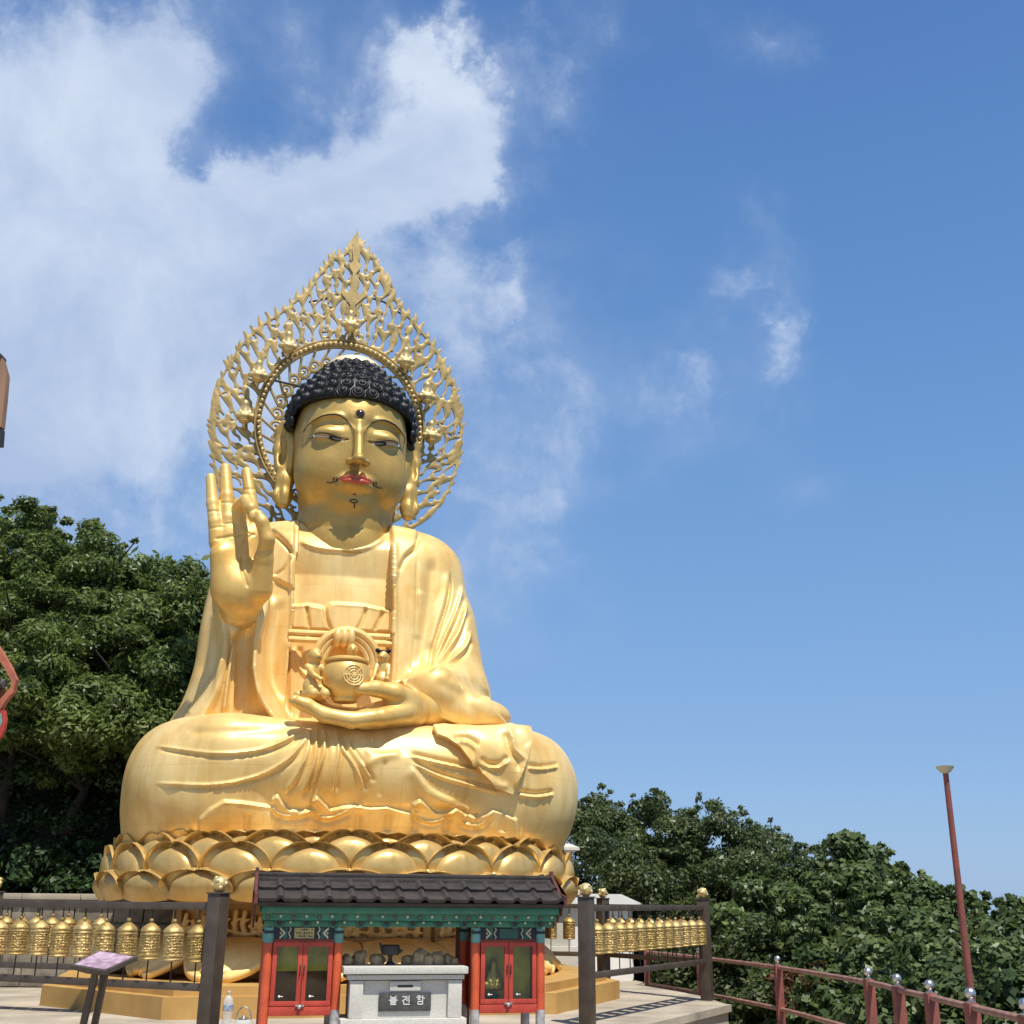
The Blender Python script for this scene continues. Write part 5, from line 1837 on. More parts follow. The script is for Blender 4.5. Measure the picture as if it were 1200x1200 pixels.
def cabinet(xa, xb, plaque):
    """glass-doored cabinet between two columns"""
    a = sx(xa, 1140) + .034; c = sx(xb, 1140) - .034
    z0, z1, z2 = sz(350, 1190), sz(350, 1179), sz(350, 1103)
    b = MB()
    yb = .27
    b.box(a, c, YF - .03, yb, z0, z1 - .003, 0, b=.004)                      # floor rail
    b.box(a, c, YF - .01, yb, z2 + .002, z2 + .02)
    b.box(a, a + .012, YF - .0, yb, z1, z2); b.box(c - .012, c, YF - .0, yb, z1, z2)
    b.box(a + .012, c - .012, yb - .012, yb - .001, z1, z2)
    cab = b.build('cabinet', red_wood, shrine)
    zm = z1 + (z2 - z1) * (.52 if plaque else .02)
    b = MB(); b.box(a + .016, c - .016, YF + .13, YF + .135, zm, z2); b.build('curtain', lining, cab)
    b = MB(); b.box(a + .013, c - .013, YF + .15, YF + .155, z1, z2); b.box(a + .0125, a + .016, YF + .03, yb - .02, z1, z2); b.box(c - .016, c - .0125, YF + .03, yb - .02, z1, z2)
    b.build('lining', brown_wood, cab)
    # lintel: dark board with painted ends and a plate
    zl0, zl1 = sz(350, 1101), zt3 - .002
    b = MB(); b.box(a, c, YF - .012, YF + .02, zl0, zl1)
    w = c - a; zc = (zl0 + zl1) / 2; hz = (zl1 - zl0) / 2
    for s in (-1, 1):
        x = (a + c) / 2 + s * w * .40
        b.prism([(x, zc - hz * .9), (x - s * .004, zc - hz * .9), (x - s * .045, zc), (x - s * .004, zc + hz * .9), (x, zc + hz * .9), (x, zc + hz * .55), (x - s * .028, zc), (x, zc - hz * .55)][::s], YF - .0165, YF - .0115, 1)
        x = (a + c) / 2 + s * w * .24
        pts = [(x + .008 * math.sin(k * 1.6), YF - .0145, zc - hz * .9 + 1.8 * hz * k / 6) for k in range(7)]
        b.tube(pts, .005, 5, 1)
        b.ball(((a + c) / 2 + s * w * .385, YF - .0135, zc), (.008, .004, .008), 1, nu=8, nv=6)
        x = (a + c) / 2 + s * w * .31
        b.box(x - .016, x + .016, YF - .0135, YF - .0115, zc - hz * .9, zc + hz * .9, 2)
    b.build('lintel', [navy, cream_paint, dark_green], shrine)
    b = MB(); x = (a + c) / 2
    if plaque:
        b.box(x - .075, x + .075, YF - .018, YF - .0125, zc - hz * .82, zc + hz * .82)
        p = b.build('name_plate', brass_plate, shrine)
        b = MB()
        for r_ in range(3):
            for k in range(7):
                if random.random() < .88:
                    xx = x - .062 + k * .019; zz = zc + (1 - r_) * hz * .5
                    b.box(xx, xx + .013, YF - .0195, YF - .0183, zz - .004, zz + .004 + .003 * (k % 2))
        b.build('engraving', black_line, p)
    else:
        b.box(x - .075, x + .075, YF - .018, YF - .0125, zc - hz * .8, zc + hz * .75); b.build('name_plate', dark_green, shrine)
    # two doors
    mid = (a + c) / 2
    for (d0, d1, sd) in ((a + .004, mid - .002, 1), (mid + .002, c - .004, -1)):
        b = MB(); t = .034; y0, y1 = YF - .030, YF - .004
        b.box(d0, d1, y0, y1, z1 + .002, z1 + .002 + t, b=.003); b.box(d0, d1, y0, y1, z2 - t * 1.1, z2 - .002, b=.003)
        b.box(d0, d0 + t, y0 + .0005, y1 - .0005, z1 + t, z2 - t, b=.003); b.box(d1 - t, d1, y0 + .0005, y1 - .0005, z1 + t, z2 - t, b=.003)
        d = b.build('door', red_wood, shrine)
        b = MB(); b.box(d0 + t - .004, d1 - t + .004, YF - .019, YF - .015, z1 + t - .002, z2 - t + .002); b.build('pane', cab_glass, d)
        xh = d1 - .013 if sd > 0 else d0 + .013
        zh = z1 + (z2 - z1) * .55
        b = MB(); b.tube([(xh, y0 - .002, zh - .035), (xh, y0 - .016, zh - .028), (xh, y0 - .016, zh + .028), (xh, y0 - .002, zh + .035)], .004, 6); b.build('handle', iron_dark, d)
        xk = d0 + t + (d1 - d0 - 2 * t) * .22
        b = MB(); b.ball((xk, YF - .0225, z1 + t + .035), (.009, .003, .009), nu=12, nv=8); b.tube([(xk + .009, YF - .022, z1 + t + .035), (xk + .028, YF - .022, z1 + t + .034)], .003, 6)
        b.build('glass_lock', white_ink, d)
    b = MB(); b.box(mid - .035, mid + .03, YF - .045, YF - .031, z1 - .002, z1 + .012, b=.003); b.ball((mid - .004, YF - .047, z1 - .004), (.016, .010, .014)); b.build('padlock', chrome, cab)
    # small offerings inside: a seated gilt figure on a stand before a green cloth
    return a, c, z1, z2


lining = mat('olive_cabinet_lining', (0.62, 0.62, 0.14), .8, 0, .3, 4, col2=(0.30, 0.28, 0.09))
cab_glass = bpy.data.materials.new('cabinet_glass'); cab_glass.use_nodes = True
_t = cab_glass.node_tree; _b = _t.nodes['Principled BSDF']
_b.inputs['Base Color'].default_value = (.75, .8, .7, 1); _b.inputs['Roughness'].default_value = .03
_tr = nd(_t, 'ShaderNodeBsdfTransparent'); _tr.inputs[0].default_value = (.94, .95, .84, 1)
_gl = nd(_t, 'ShaderNodeBsdfGlossy'); _gl.inputs['Roughness'].default_value = .03
_fr = nd(_t, 'ShaderNodeFresnel'); _fr.inputs[0].default_value = 1.5
_mx = nd(_t, 'ShaderNodeMixShader'); _t.links.new(mth(_t, 'MULTIPLY_ADD', _fr.outputs[0], .7, .0), _mx.inputs[0]); _t.links.new(_tr.outputs[0], _mx.inputs[1]); _t.links.new(_gl.outputs[0], _mx.inputs[2])
_t.links.new(_mx.outputs[0], _t.nodes['Material Output'].inputs['Surface'])

cabL = cabinet(312, 394.5, True)
cabR = cabinet(557, 633, False)
# brown side board of the right cabinet, seen through the gap
b = MB(); xq = sx(549, 1140, -.05)
b.box(sx(533, 1140, .27), sx(551, 1140, .27), .262, .275, GZ, zt3); b.build('back_board', brown_wood, shrine)
b = MB(); b.box(sx(312, 1140) - .006, sx(312, 1140) + .008, YF + .037, .222, GZ + .3, zt3); b.build('side_board', maroon, shrine)
# beams tying the back
b = MB(); b.box(e0 + .03, e1 - .03, .22, .28, zt3, zt2 - .055); b.build('back_beam', dark_green, shrine)
# figures behind the glass
for k, (cab_, col_) in enumerate(((cabL, 0), (cabR, 1))):
    a, c, z1, z2 = cab_
    for j in range(2):
        if (k, j) != (1, 0):
            continue
        x = a + (c - a) * (.28 + .44 * j); s = .62 if (k, j) == (1, 0) else .5
        w = SHF.world((x, YF + .075, z1 + .055))
        t = thing('altar_figure', 'small dark altar figure behind the left pane of the right red cabinet', 'figurine', w, R(13))
        b = MB(); b.lathe([(.05, -.055), (.05, -.04), (.035, -.03), (.04, 0), (.052, .01)], 16); b.build('figure_base', dark_green, t)
        np_mesh('figure_body', FV * np.array([.62, .5, .8]) * (1.2 if (k, j) == (1, 0) else 1), FQ, olive_gold, t) if 'olive_gold' in globals() else np_mesh('figure_body', FV * np.array([.62, .5, .8]) * (1.25 if (k, j) == (1, 0) else 1), FQ, brass_plate, t)

# donation box
boxf = Frame(*SHF.world((sx(476, 1150, -.16), -.16, 0))[:2], 13.0)
BX = boxf.at
box = thing('donation_box', 'pale granite donation box with a coin slot and dark nameplate, standing between the cabinets', 'donation box', tuple(boxf.o), R(13))
bx = lambda px, py=1135, y=-.2: float(BX(px, py, y)[0])
bz = lambda px, py, y=-.2: float(BX(px, py, y)[2])
b = MB(); b.box(bx(403, y=-.24), bx(549, y=-.24), -.24, .22, bz(476, 1141.5, -.24), bz(476, 1133, -.24), b=.006); b.build('top_slab', granite, box)
b = MB(); b.box(bx(408), bx(544), -.215, .20, bz(476, 1148, -.215), bz(476, 1142.5, -.215), b=.004); b.build('cornice', granite, box)
zb = bz(476, 1193, -.19)
for (p0, p1) in ((409.5, 425), (525, 541)):
    b = MB(); b.box(bx(p0, 1170), bx(p1, 1170), -.205, -.10, zb, bz(476, 1149, -.205), b=.004); b.build('pilaster', granite, box)
b = MB(); b.box(bx(411, 1170), bx(539, 1170), -.17, .18, zb, bz(476, 1149, -.17)); b.build('body', granite, box)
b = MB(); b.box(bx(402, y=-.24), bx(548, y=-.24), -.24, .22, zb - .10, zb - .002, b=.006); b.box(bx(396), bx(554), -.27, .25, GZ, zb - .102, b=.006); b.build('plinth', granite, box)
b = MB(); b.box(bx(457, 1155, -.19), bx(493, 1155, -.19), -.195, -.165, bz(476, 1161, -.19), bz(476, 1150, -.19), b=.004); sp = b.build('slot_plate', granite, box)
b = MB(); b.box(bx(466, 1155, -.197), bx(484, 1155, -.197), -.1965, -.19, bz(476, 1157, -.197), bz(476, 1154.2, -.197)); b.build('coin_slot', iron_dark, sp)
b = MB(); px0, px1 = bx(444, 1174, -.185), bx(505, 1174, -.185); pz0, pz1 = bz(476, 1185, -.185), bz(476, 1163.5, -.185)
b.box(px0, px1, -.188, -.168, pz0, pz1, b=.002); plate = b.build('nameplate', dark_slate, box)
# the three carved syllables, drawn stroke by stroke on a 10 x 10 square
gl = {
    'bul': [[(2.2, 9.6), (2.2, 6.6), (7.8, 6.6), (7.8, 9.6)], [(2.2, 8.1), (7.8, 8.1)], [(.6, 5.3), (9.4, 5.3)], [(5, 5.3), (5, 4.2)], [(2.2, 3.9), (7.8, 3.9), (7.8, 2.4), (2.2, 2.4), (2.2, .7), (8.0, .7)]],
    'jeon': [[(1.0, 9.0), (6.0, 9.0), (3.8, 6.6), (1.0, 4.4)], [(3.8, 6.6), (6.2, 4.6)], [(8.2, 9.8), (8.2, 3.0)], [(6.2, 6.8), (8.2, 6.8)], [(2.2, 3.4), (2.2, .7), (8.6, .7)]],
    'ham': [[(2.6, 9.8), (4.4, 9.8)], [(1.0, 8.4), (6.0, 8.4)], [(3.5, 7.4), (4.9, 6.4), (3.5, 5.2), (2.1, 6.4), (3.5, 7.4)], [(7.6, 9.8), (7.6, 4.4)], [(7.6, 7.2), (9.4, 7.2)], [(2.4, 3.6), (7.8, 3.6), (7.8, .6), (2.4, .6), (2.4, 3.6)]]}
b = MB(); gh = (pz1 - pz0) * .50; gw = gh * 1.05; zc = (pz0 + pz1) / 2 + .012
for i, k in enumerate(('bul', 'jeon', 'ham')):
    xc = px0 + (px1 - px0) * (.27, .52, .79)[i]
    for st in gl[k]:
        for (p, q) in zip(st[:-1], st[1:]):
            p = Vector((xc + (p[0] / 10 - .5) * gw, 0, zc + (p[1] / 10 - .5) * gh)); q = Vector((xc + (q[0] / 10 - .5) * gw, 0, zc + (q[1] / 10 - .5) * gh))
            dv = (q - p); ln = dv.length; ang = math.atan2(dv.z, dv.x); t = .0036
            M = Matrix.Translation((p.x, -.1905, p.z)) @ Matrix.Rotation(-ang, 4, 'Y')
            b.box(-t, ln + t, -.001, .002, -t, t, M=M)
b.build('lettering', white_ink, plate)
ztop = bz(476, 1133, -.24)

# black incense burner and the row of stones behind the box top
inc = thing('incense_burner', 'black iron incense burner on a narrow foot standing on the donation box', 'incense burner', SW_(boxf, (bx(457, 1130, 0.0), 0.0, ztop)) if 'SW_' in globals() else tuple(boxf.world((bx(457, 1130, 0.0), 0.0, ztop))), R(13))
b = MB(); b.lathe([(.040, 0), (.038, .012), (.018, .030), (.014, .055), (.022, .072)], 18); b.build('foot', iron_dark, inc)
b = MB(); b.lathe([(.022, .072), (.066, .078), (.074, .095), (.072, .140), (.062, .150), (.055, .150)], 20, sx=1.0, sy=.8); b.build('bowl', iron_dark, inc)
b = MB(); b.prism([(-.070, .09), (-.086, .13), (-.090, .160), (-.080, .168), (-.058, .138)], -.012, .012); b.prism([(.070, .085), (.094, .10), (.100, .112), (.080, .118), (.070, .115)], -.012, .012)
b.build('ear_handle', iron_dark, inc)


def rock_mesh(seed, r):
    rr = random.Random(seed); bm = bmesh.new(); bmesh.ops.create_icosphere(bm, subdivisions=3, radius=1)
    o = Vector((rr.random() * 9, rr.random() * 9, rr.random() * 9))
    for v in bm.verts:
        n = mnoise.noise(v.co * 1.1 + o) * .35 + mnoise.noise(v.co * 3 + o) * .10
        v.co = v.co * (1 + n); v.co.x *= r[0]; v.co.y *= r[1]; v.co.z = max(v.co.z, -.55) * r[2]
    me = bpy.data.meshes.new('rock'); bm.to_mesh(me); bm.free(); me.materials.append(rock)
    me.polygons.foreach_set('use_smooth', [True] * len(me.polygons)); me.set_sharp_from_angle(angle=R(40))
    return me


rocks = [(406, .05, .050), (421, .058, .075), (441, .062, .055), (478, .055, .045), (492, .075, .08), (502, .05, .05), (512, .055, .062), (524, .06, .05), (533, .04, .035)]
rl = ['leftmost small brown stone on the granite box', 'pale upright stone, second from the left on the granite box', 'rounded brown stone just left of the black burner', 'flat stone just right of the black burner', 'largest humped stone right of the burner', 'small pale stone in front of the largest humped one', 'pointed dark stone, third from the right on the box', 'second stone from the right end of the box', 'tiny stone at the right end of the stone row']
for i, (px, r, hz) in enumerate(rocks):
    me = rock_mesh(i + 3, (r, .05, hz))
    o = bpy.data.objects.new('stone', me); link(o); tag(o, rl[i], 'stone', 'stones in a row on the donation box')
    yy = .12 + (.02 if i % 2 else -.03) - (.07 if i == 5 else 0)
    o.location = boxf.world((bx(px, 1128, yy), yy, ztop + hz * .53)); o.rotation_euler = (0, 0, R(13) + random.uniform(-.4, .4))

# ================================================================== prayer wheels and their fences


def wheel_proto():
    root = bpy.data.objects.new('prayer_wheel', None); link(root)
    V = []; F = []; nu = 56
    prof = [(.010, .318), (.018, .312), (.020, .300), (.011, .292), (.013, .286), (.028, .280), (.045, .268), (.066, .252), (.078, .240), (.083, .230), (.085, .222), (.080, .216), (.080, .205), (.084, .200), (.084, .192), (.079, .188)]
    nb = 24
    body_z = [.186 - (.186 - .052) * i / nb for i in range(nb + 1)]
    rows_ = [(r, z, 0) for r, z in prof] + [(.078, z, 1) for z in body_z] + [(.079, .048, 0), (.084, .044, 0), (.084, .034, 0), (.080, .030, 0), (.080, .016, 0), (.083, .012, 0), (.080, .004, 0), (.05, .0, 0), (.012, -.004, 0)]
    rr = random.Random(5)
    for (r, z, k) in rows_:
        for i in range(nu):
            a = 2 * math.pi * i / nu
            q = r
            if k:
                jz = int(round((.186 - z) / (.134 / nb))); q = r + (.0050 if (jz % 4 != 3 and i % 5 != 4 and rr.random() < .70) else -.0012)
            V.append((q * math.cos(a), q * math.sin(a), z))
    for j in range(len(rows_) - 1):
        for i in range(nu):
            k = (i + 1) % nu; F.append((j * nu + i, (j + 1) * nu + i, (j + 1) * nu + k, j * nu + k))
    np_mesh('drum', V, F, gold_wheel, root, True, 40)
    MB().tube([(0, 0, .31), (0, 0, .42)], .006, 8).build('hanger', iron_dark, root)
    MB().tube([(0, 0, .0), (0, 0, -.17)], .006, 8).build('spindle', iron_dark, root)
    remember(root)
    return root


wp = wheel_proto(); wp_used = [False]
ZW = .615     # bottom of a wheel drum


def rowfence(A, B, n, label, glabel, s=1.0, zr=(1.035, .43), posts=(True, True), off0=None, off1=None, plabels=None, ordn='from the right'):
    """two posts with gilt balls, top and bottom rail and n prayer wheels between them"""
    A = Vector((A[0], A[1], 0)); B = Vector((B[0], B[1], 0)); d = (B - A); ln = d.length; u = d.normalized(); ang = math.atan2(u.y, u.x)
    root = thing('wheel_fence', label, 'fence', A, ang)
    t = .062
    for k, x in enumerate((0, ln)):
        if not posts[k]:
            continue
        b = MB(); b.box(x - t, x + t, -t, t, -.02 if k or True else 0, 1.13, b=.005); b.box(x - t - .008, x + t + .008, -t - .008, t + .008, 1.13, 1.142); p = b.build('post', rail_brown, root)
        b = MB(); b.lathe([(.03, 1.142), (.034, 1.15), (.05, 1.16)], 16, (x, 0, 0))
        b.ball((x, 0, 1.205), .062, nu=20, nv=14)
        for q in range(9):
            a = q * 2.4; zz = -.7 + 1.5 * q / 8; rr = math.sqrt(1 - min(.98, zz * zz)) * .055
            b.ball((x + rr * math.cos(a), rr * math.sin(a), 1.205 + zz * .055), .020, nu=8, nv=6)
        b.build('gilt_lotus_ball', gold_bright, p)
    b = MB(); b.box(t, ln - t, -.028, .028, zr[0] - .028, zr[0] + .028, b=.004); b.build('top_rail', rail_brown, root)
    b = MB(); b.box(t, ln - t, -.028, .028, zr[1] - .028, zr[1] + .028, b=.004); b.build('bottom_rail', rail_brown, root)
    o0 = off0 if off0 is not None else .21; o1 = off1 if off1 is not None else .21
    for i in range(n):
        x = o0 + (ln - o0 - o1) * i / max(1, n - 1)
        w = wp if not wp_used[0] else copy_tree(wp)
        wp_used[0] = True
        w.location = A + u * x + Vector((0, 0, ZW + random.gauss(0, .003))); w.rotation_euler = (random.gauss(0, .012), random.gauss(0, .012), random.uniform(0, 6.28)); w.scale = (s, s, 1)
        tag(w, glabel(i, n), 'prayer wheel', 'prayer wheels hanging in the fence rows')
    return root


ORD = ['first', 'second', 'third', 'fourth', 'fifth', 'sixth', 'seventh', 'eighth', 'ninth', 'tenth', 'eleventh', 'twelfth']
PL = np.array([-2.335, 9.62]); uL = np.array([-.905, .425])
Lend = PL + uL * 2.52
rowfence(PL, Lend, 10, 'brown steel fence with prayer wheels, nearest on the left, beside the information stand',
         lambda i, n: f'brass prayer wheel, {ORD[i]} from the right in the front left row', off0=.17, off1=.14)
P2a = (.745, 11.5); P2b = (2.36, 14.50)
rowfence(P2a, P2b, 12, 'brown steel fence packed with prayer wheels, running back on the right of the shrine',
         lambda i, n: f'brass prayer wheel, {ORD[i]} from the left in the front right row', off0=.25, off1=.17)
P3 = (1.27, 16.1)
rowfence(P3, P2b, 9, 'far brown fence with prayer wheels, half hidden behind the front right row',
         lambda i, n: f'brass prayer wheel, {ORD[i]} from the left, peeping over the front right row', posts=(True, False), off0=.2, off1=.2)
rowfence(P3, (-.35, 16.55), 6, 'rearmost brown fence with hanging prayer wheels, right behind the pedestal',
         lambda i, n: f'brass prayer wheel, {ORD[i]} from the right in the rearmost row behind the pedestal', posts=(False, True), off0=.22)
rowfence((-4.02, 12.15), (-5.75, 12.72), 9, 'second brown fence with prayer wheels, behind the front left row',
         lambda i, n: f'brass prayer wheel, {ORD[i]} from the right in the row behind the front left one', s=.95, posts=(False, True), off0=.12, off1=.14)

# ================================================================== ground, platform, walls
def struct(o):
    o['kind'] = 'structure'; return o


b = MB()
plat = [(-30, 12.9), (-6.9, 11.95), (-5.6, 11.42), (-4.35, 10.95), (-2.75, 9.30), (-2.10, 9.42), (-1.95, 10.35), (.30, 10.85), (.98, 11.02), (2.50, 13.95), (2.40, 15.2), (1.95, 17.6), (1.6, 19.5), (-30, 19.5)]
b.flat(plat, -.58, 0.0); struct(b.build('platform', concrete, sharp=20))
b = MB()   # slightly proud coping along the right edge of the platform
cop = [(.95, 10.96), (2.54, 13.94), (2.36, 14.04), (.80, 11.10)]
b.flat(cop, -.07, .004); struct(b.build('platform_edge', concrete, sharp=20))

# white plaster shed right behind
shed = thing('white_shed', 'low white plastered shed with a shallow sloping roof behind the right fences', 'shed', (.05, 17.75, 0), R(4))
b = MB(); b.box(-.4, 1.80, 0, 1.5, 0, 1.02); b.build('wall', white_wall, shed)
b = MB(); b.prism([(-.6, 1.02), (1.93, 1.02), (1.98, 1.05), (1.62, 1.20), (-.6, 1.215)], -.12, 1.6); b.build('roof', white_wall, shed)

# stone pagoda, mostly behind the statue on the right
pag = thing('stone_pagoda', 'pale stone pagoda with stacked eaves, mostly hidden behind the right edge of the statue', 'pagoda', (.58, 17.1, 0), R(10))
for i, (w, z0, z1) in enumerate(((.34, 0, .5), (.26, .5, 1.15), (.22, 1.28, 1.75), (.19, 1.87, 2.25), (.16, 2.36, 2.66))):
    b = MB(); b.box(-w, w, -w, w, z0, z1, b=.01); b.build('storey', stone_pale, pag) if 'stone_pale' in globals() else b.build('storey', granite, pag)
for (w, z) in ((.44, 1.15), (.38, 1.75), (.32, 2.25), (.27, 2.66)):
    b = MB(); b.lathe([(w * 1.0, z), (w * 1.38, z + .035), (w * 1.36, z + .075), (w * .9, z + .13)], 4, M=Matrix.Rotation(math.pi / 4, 4, 'Z')); b.build('eave_stone', granite, pag, smooth=False)

# stone retaining wall on the left
rw = thing('retaining_wall', 'grey stone block retaining wall with a pale coping below the wooded slope', 'wall', (-14, 15.6, 0), 0)
b = MB(); b.box(0, 10.2, 0, .5, -.02, 1.06)
for r_ in range(4):
    x = .0
    while x < 10.0:
        w = random.uniform(.35, .6)
        b.box(x + .012, min(x + w, 10.18), -.03 - random.uniform(0, .02), .0, .012 + r_ * .26, .26 + r_ * .26 - .012, b=.012); x += w
b.build('block_wall', stone, rw)
b = MB()
x = -.05
while x < 10.2:
    w = random.uniform(.7, 1.0); b.box(x, min(x + w - .01, 10.25), -.10, .55, 1.06, 1.135, b=.01); x += w
b.build('coping', concrete, rw)

# information stand
inf = thing('information_stand', 'slanted information panel on two brown steel legs in front of the left fence', 'information stand', (-2.86, 8.45, 0), R(0))
IF = Frame(-2.86, 8.45, 0)
c = [np.array(onz(*p)) for p in ()] 
def pt(px, py, D):
    w = ondist(px, py, D); return Vector((w[0] + 2.86, w[1] - 8.45, w[2]))
q = [pt(82, 1131, 8.32), pt(123, 1138, 8.12), pt(161, 1121, 8.50), pt(117, 1113.5, 8.70)]
nrm_ = (q[1] - q[0]).cross(q[3] - q[0]).normalized()
if nrm_.z < 0: nrm_ = -nrm_
b = MB(); vs = [p for p in q] + [p - nrm_ * .028 for p in q]
b.add(vs, [(0, 1, 2, 3), (7, 6, 5, 4), (0, 4, 5, 1), (1, 5, 6, 2), (2, 6, 7, 3), (3, 7, 4, 0)]); fr = b.build('panel_frame', rail_brown, inf, sharp=20)
ctr = sum(q, Vector()) / 4
picture = mat('faded_pink_print', (0.56, 0.42, 0.50), .35, 0, .3, 16, col2=(0.26, 0.13, 0.20), coat=.3)
vs = [ctr + (p - ctr) * .88 + nrm_ * .003 for p in q]
b = MB(); b.add(vs, [(0, 1, 2, 3)]); b.add([ctr + (p - ctr) * .88 + nrm_ * .0005 for p in q], [(3, 2, 1, 0)]); b.build('printed_panel', picture, fr, smooth=False)
for (a0, a1) in ((pt(113, 1137, 8.32), pt(97, 1204, 8.36)), (pt(125, 1134, 8.40), pt(110, 1206, 8.48))):
    d_ = (a1 - a0); k = ((GZ) - a0.z) / d_.z; a1 = a0 + d_ * k
    b = MB(); b.tube([a0 + Vector((0, 0, .02)), a1], .028, 4); b.build('leg', rail_brown, inf, smooth=False)

# bottle and glass kettle
bt = thing('water_bottle', 'clear plastic water bottle with blue label and white cap by the left shrine column', 'bottle', tuple(ondist(265, 1203, 9.9)), 0)
bt.location.z = 0
bt.location.x, bt.location.y = onz(265, 1206, 0)[:2]
clear = bpy.data.materials.new('clear_plastic'); clear.use_nodes = True
_b = clear.node_tree.nodes['Principled BSDF']; _b.inputs['Base Color'].default_value = (.86, .93, .95, 1); _b.inputs['Roughness'].default_value = .08; _b.inputs['Alpha'].default_value = .45; _b.inputs['Transmission Weight'].default_value = .3
label_blue = mat('blue_bottle_label', (0.08, 0.13, 0.30), .5, 0, .3, 30, col2=(0.55, 0.62, 0.60))
b = MB(); b.lathe([(.040, 0), (.044, .01), (.042, .05), (.044, .07), (.042, .09), (.044, .11), (.044, .20), (.042, .235), (.030, .26), (.014, .278), (.013, .29)], 24); b.build('bottle_body', clear, bt)
b = MB(); b.lathe([(.0452, .150), (.0455, .151), (.0455, .198), (.0452, .199)], 24); b.build('label', label_blue, bt)
b = MB(); b.lathe([(.016, .284), (.017, .286), (.017, .310), (.014, .313)], 16); b.build('cap', white_paint, bt)
kt = thing('glass_kettle', 'small clear kettle with an arched metal handle beside the water bottle', 'kettle', (0, 0, 0), 0)
kt.location = (float(onz(284, 1212, 0)[0]), float(onz(284, 1212, 0)[1]), 0)
b = MB(); b.lathe([(.05, 0), (.075, .02), (.085, .06), (.07, .10), (.045, .115)], 24); b.build('kettle_body', clear, kt)
b = MB(); b.lathe([(.048, .116), (.046, .124), (.02, .132), (.012, .15), (.002, .155)], 20); b.build('lid', chrome, kt)
b = MB(); b.tube([(.065 * math.cos(t), 0, .11 + .105 * math.sin(t)) for t in np.linspace(0, math.pi, 14)], .006, 8); b.build('handle', chrome, kt)
b = MB(); b.tube([(.07, 0, .05), (.10, 0, .07), (.115, 0, .11)], [.014, .010, .008], 8); b.build('spout', clear, kt)

# ================================================================== red railing and pole on the right
rail = thing('red_railing', 'red painted steel railing with chrome balls along the drop on the right', 'railing', (3.1, 8, 0), 0)
pts = [(911, 1120, 13.2), (1017, 1135, 10.6), (1051, 1142.5, 9.72), (1089, 1150, 9.0), (1137, 1160, 8.1)]
P_ = []
for px, py, D in pts:
    w = ondist(px, py + 4, D); P_.append(Vector((w[0] - 3.1, w[1] - 8, w[2])))
P_.append(P_[-1] + (P_[-1] - P_[-3]) * .55); P_.append(P_[-1] + (P_[-1] - P_[-2]))
back = [Vector((2.42 - 3.1, 15.35 - 8, P_[0].z)), Vector((1.93 - 3.1, 16.9 - 8, P_[0].z))]
allp = back[::-1] + P_
for k, p in enumerate(allp):
    zb_ = GZ - .05 if k > 1 else -.02
    t = .050 if k > 1 else .045
    b = MB(); b.box(p.x - t * .75, p.x + t * .75, p.y - t, p.y + t, zb_, p.z - .06, b=.004); po = b.build('post', red_steel, rail)
    b = MB(); b.lathe([(.028, p.z - .06), (.03, p.z - .05), (.014, p.z - .045), (.014, p.z - .03)], 12, (p.x, p.y, 0)); b.ball((p.x, p.y, p.z), .036, nu=20, nv=14); b.build('steel_ball', chrome, po)
zs_ = [p.z - .105 for p in allp]
def run(dz, rad, nm):
    line = spline([(p.x - .0, p.y, p.z + dz) for p in allp], 4)
    b = MB(); b.tube([tuple(v) for v in line], rad, 10); b.build(nm, rust_rail, rail)
run(-.085, .023, 'top_rail'); run(-.50, .023, 'lower_rail')

pole = thing('flagpole', 'tall thin rusty red pole with a small white cup on top behind the railing', 'pole', tuple(ondist(1138, 1165, 8.95)), 0)
pw = ondist(1138, 1165, 8.95); ptop = ondist(1108, 905, 8.95)
hpole = ptop[2] - (-.6)
pole.location = (pw[0], pw[1], -.6)
lean = (ptop[0] - pw[0]) / (ptop[2] - pw[2])
b = MB(); b.tube([(-lean * (pw[2] + .6) , 0, 0), (lean * (hpole - (pw[2] + .6)), 0, hpole)], [.031, .021], 12); b.build('shaft', red_steel, pole)
tp = (lean * (hpole - (pw[2] + .6)), 0, hpole)
b = MB(); b.lathe([(.02, -.01), (.035, .0), (.062, .030), (.066, .045), (.050, .045), (.03, .02)], 14, tp, sy=1.2); b.build('cup', cream_paint, pole)

# ================================================================== bits of the temple hall at the left margin
wall_x = -4.6
hall = thing('temple_hall_eave', 'red gable board and tile end of a temple roof at the far left edge', 'roof', tuple(ondist(0, 815, 9.0)), 0)
hw = ondist(0, 815, 9.0); HL = Frame(hw[0], hw[1], 0)
hl = lambda px, py, y=0: (float(HL.at(px, py, y)[0]), float(HL.at(px, py, y)[2] - hw[2]))
hall.location = tuple(hw)
o1 = [(-60, 690), (0, 758), (12, 778), (21, 797), (17, 812), (8, 822), (0, 836), (-40, 868)]
i1 = [(-40, 858), (0, 822), (9, 812), (14, 806), (15, 799), (7, 784), (0, 773), (-60, 706)]
b = MB(); b.prism([hl(*p) for p in o1 + i1], -.03, .03); b.build('gable_board', mat('faded_red_board', (0.42, 0.13, 0.07), .7, 0, .2, 10, .1, 50, col2=(0.26, 0.07, 0.04)), hall, sharp=25)
b = MB()
for k in range(5):
    x0_, z0_ = hl(-6 - k * 13, 800 - k * 13)
    b.tube([(x0_, -.02, z0_ + .0), (x0_ + .04, -.04, z0_ - .015)], .045, 12)
    x2_, z2_ = hl(10 - k * 13, 801 - k * 14)
    b.tube([(x2_ - .22, .06, z2_ + .02), (x2_ - .03, .0, z2_)], [.045, .032], 12)
b.build('tile_end', mat('grey_roof_tile', (0.16, 0.14, 0.13), .7, 0, .3, 20, .2, 60), hall)
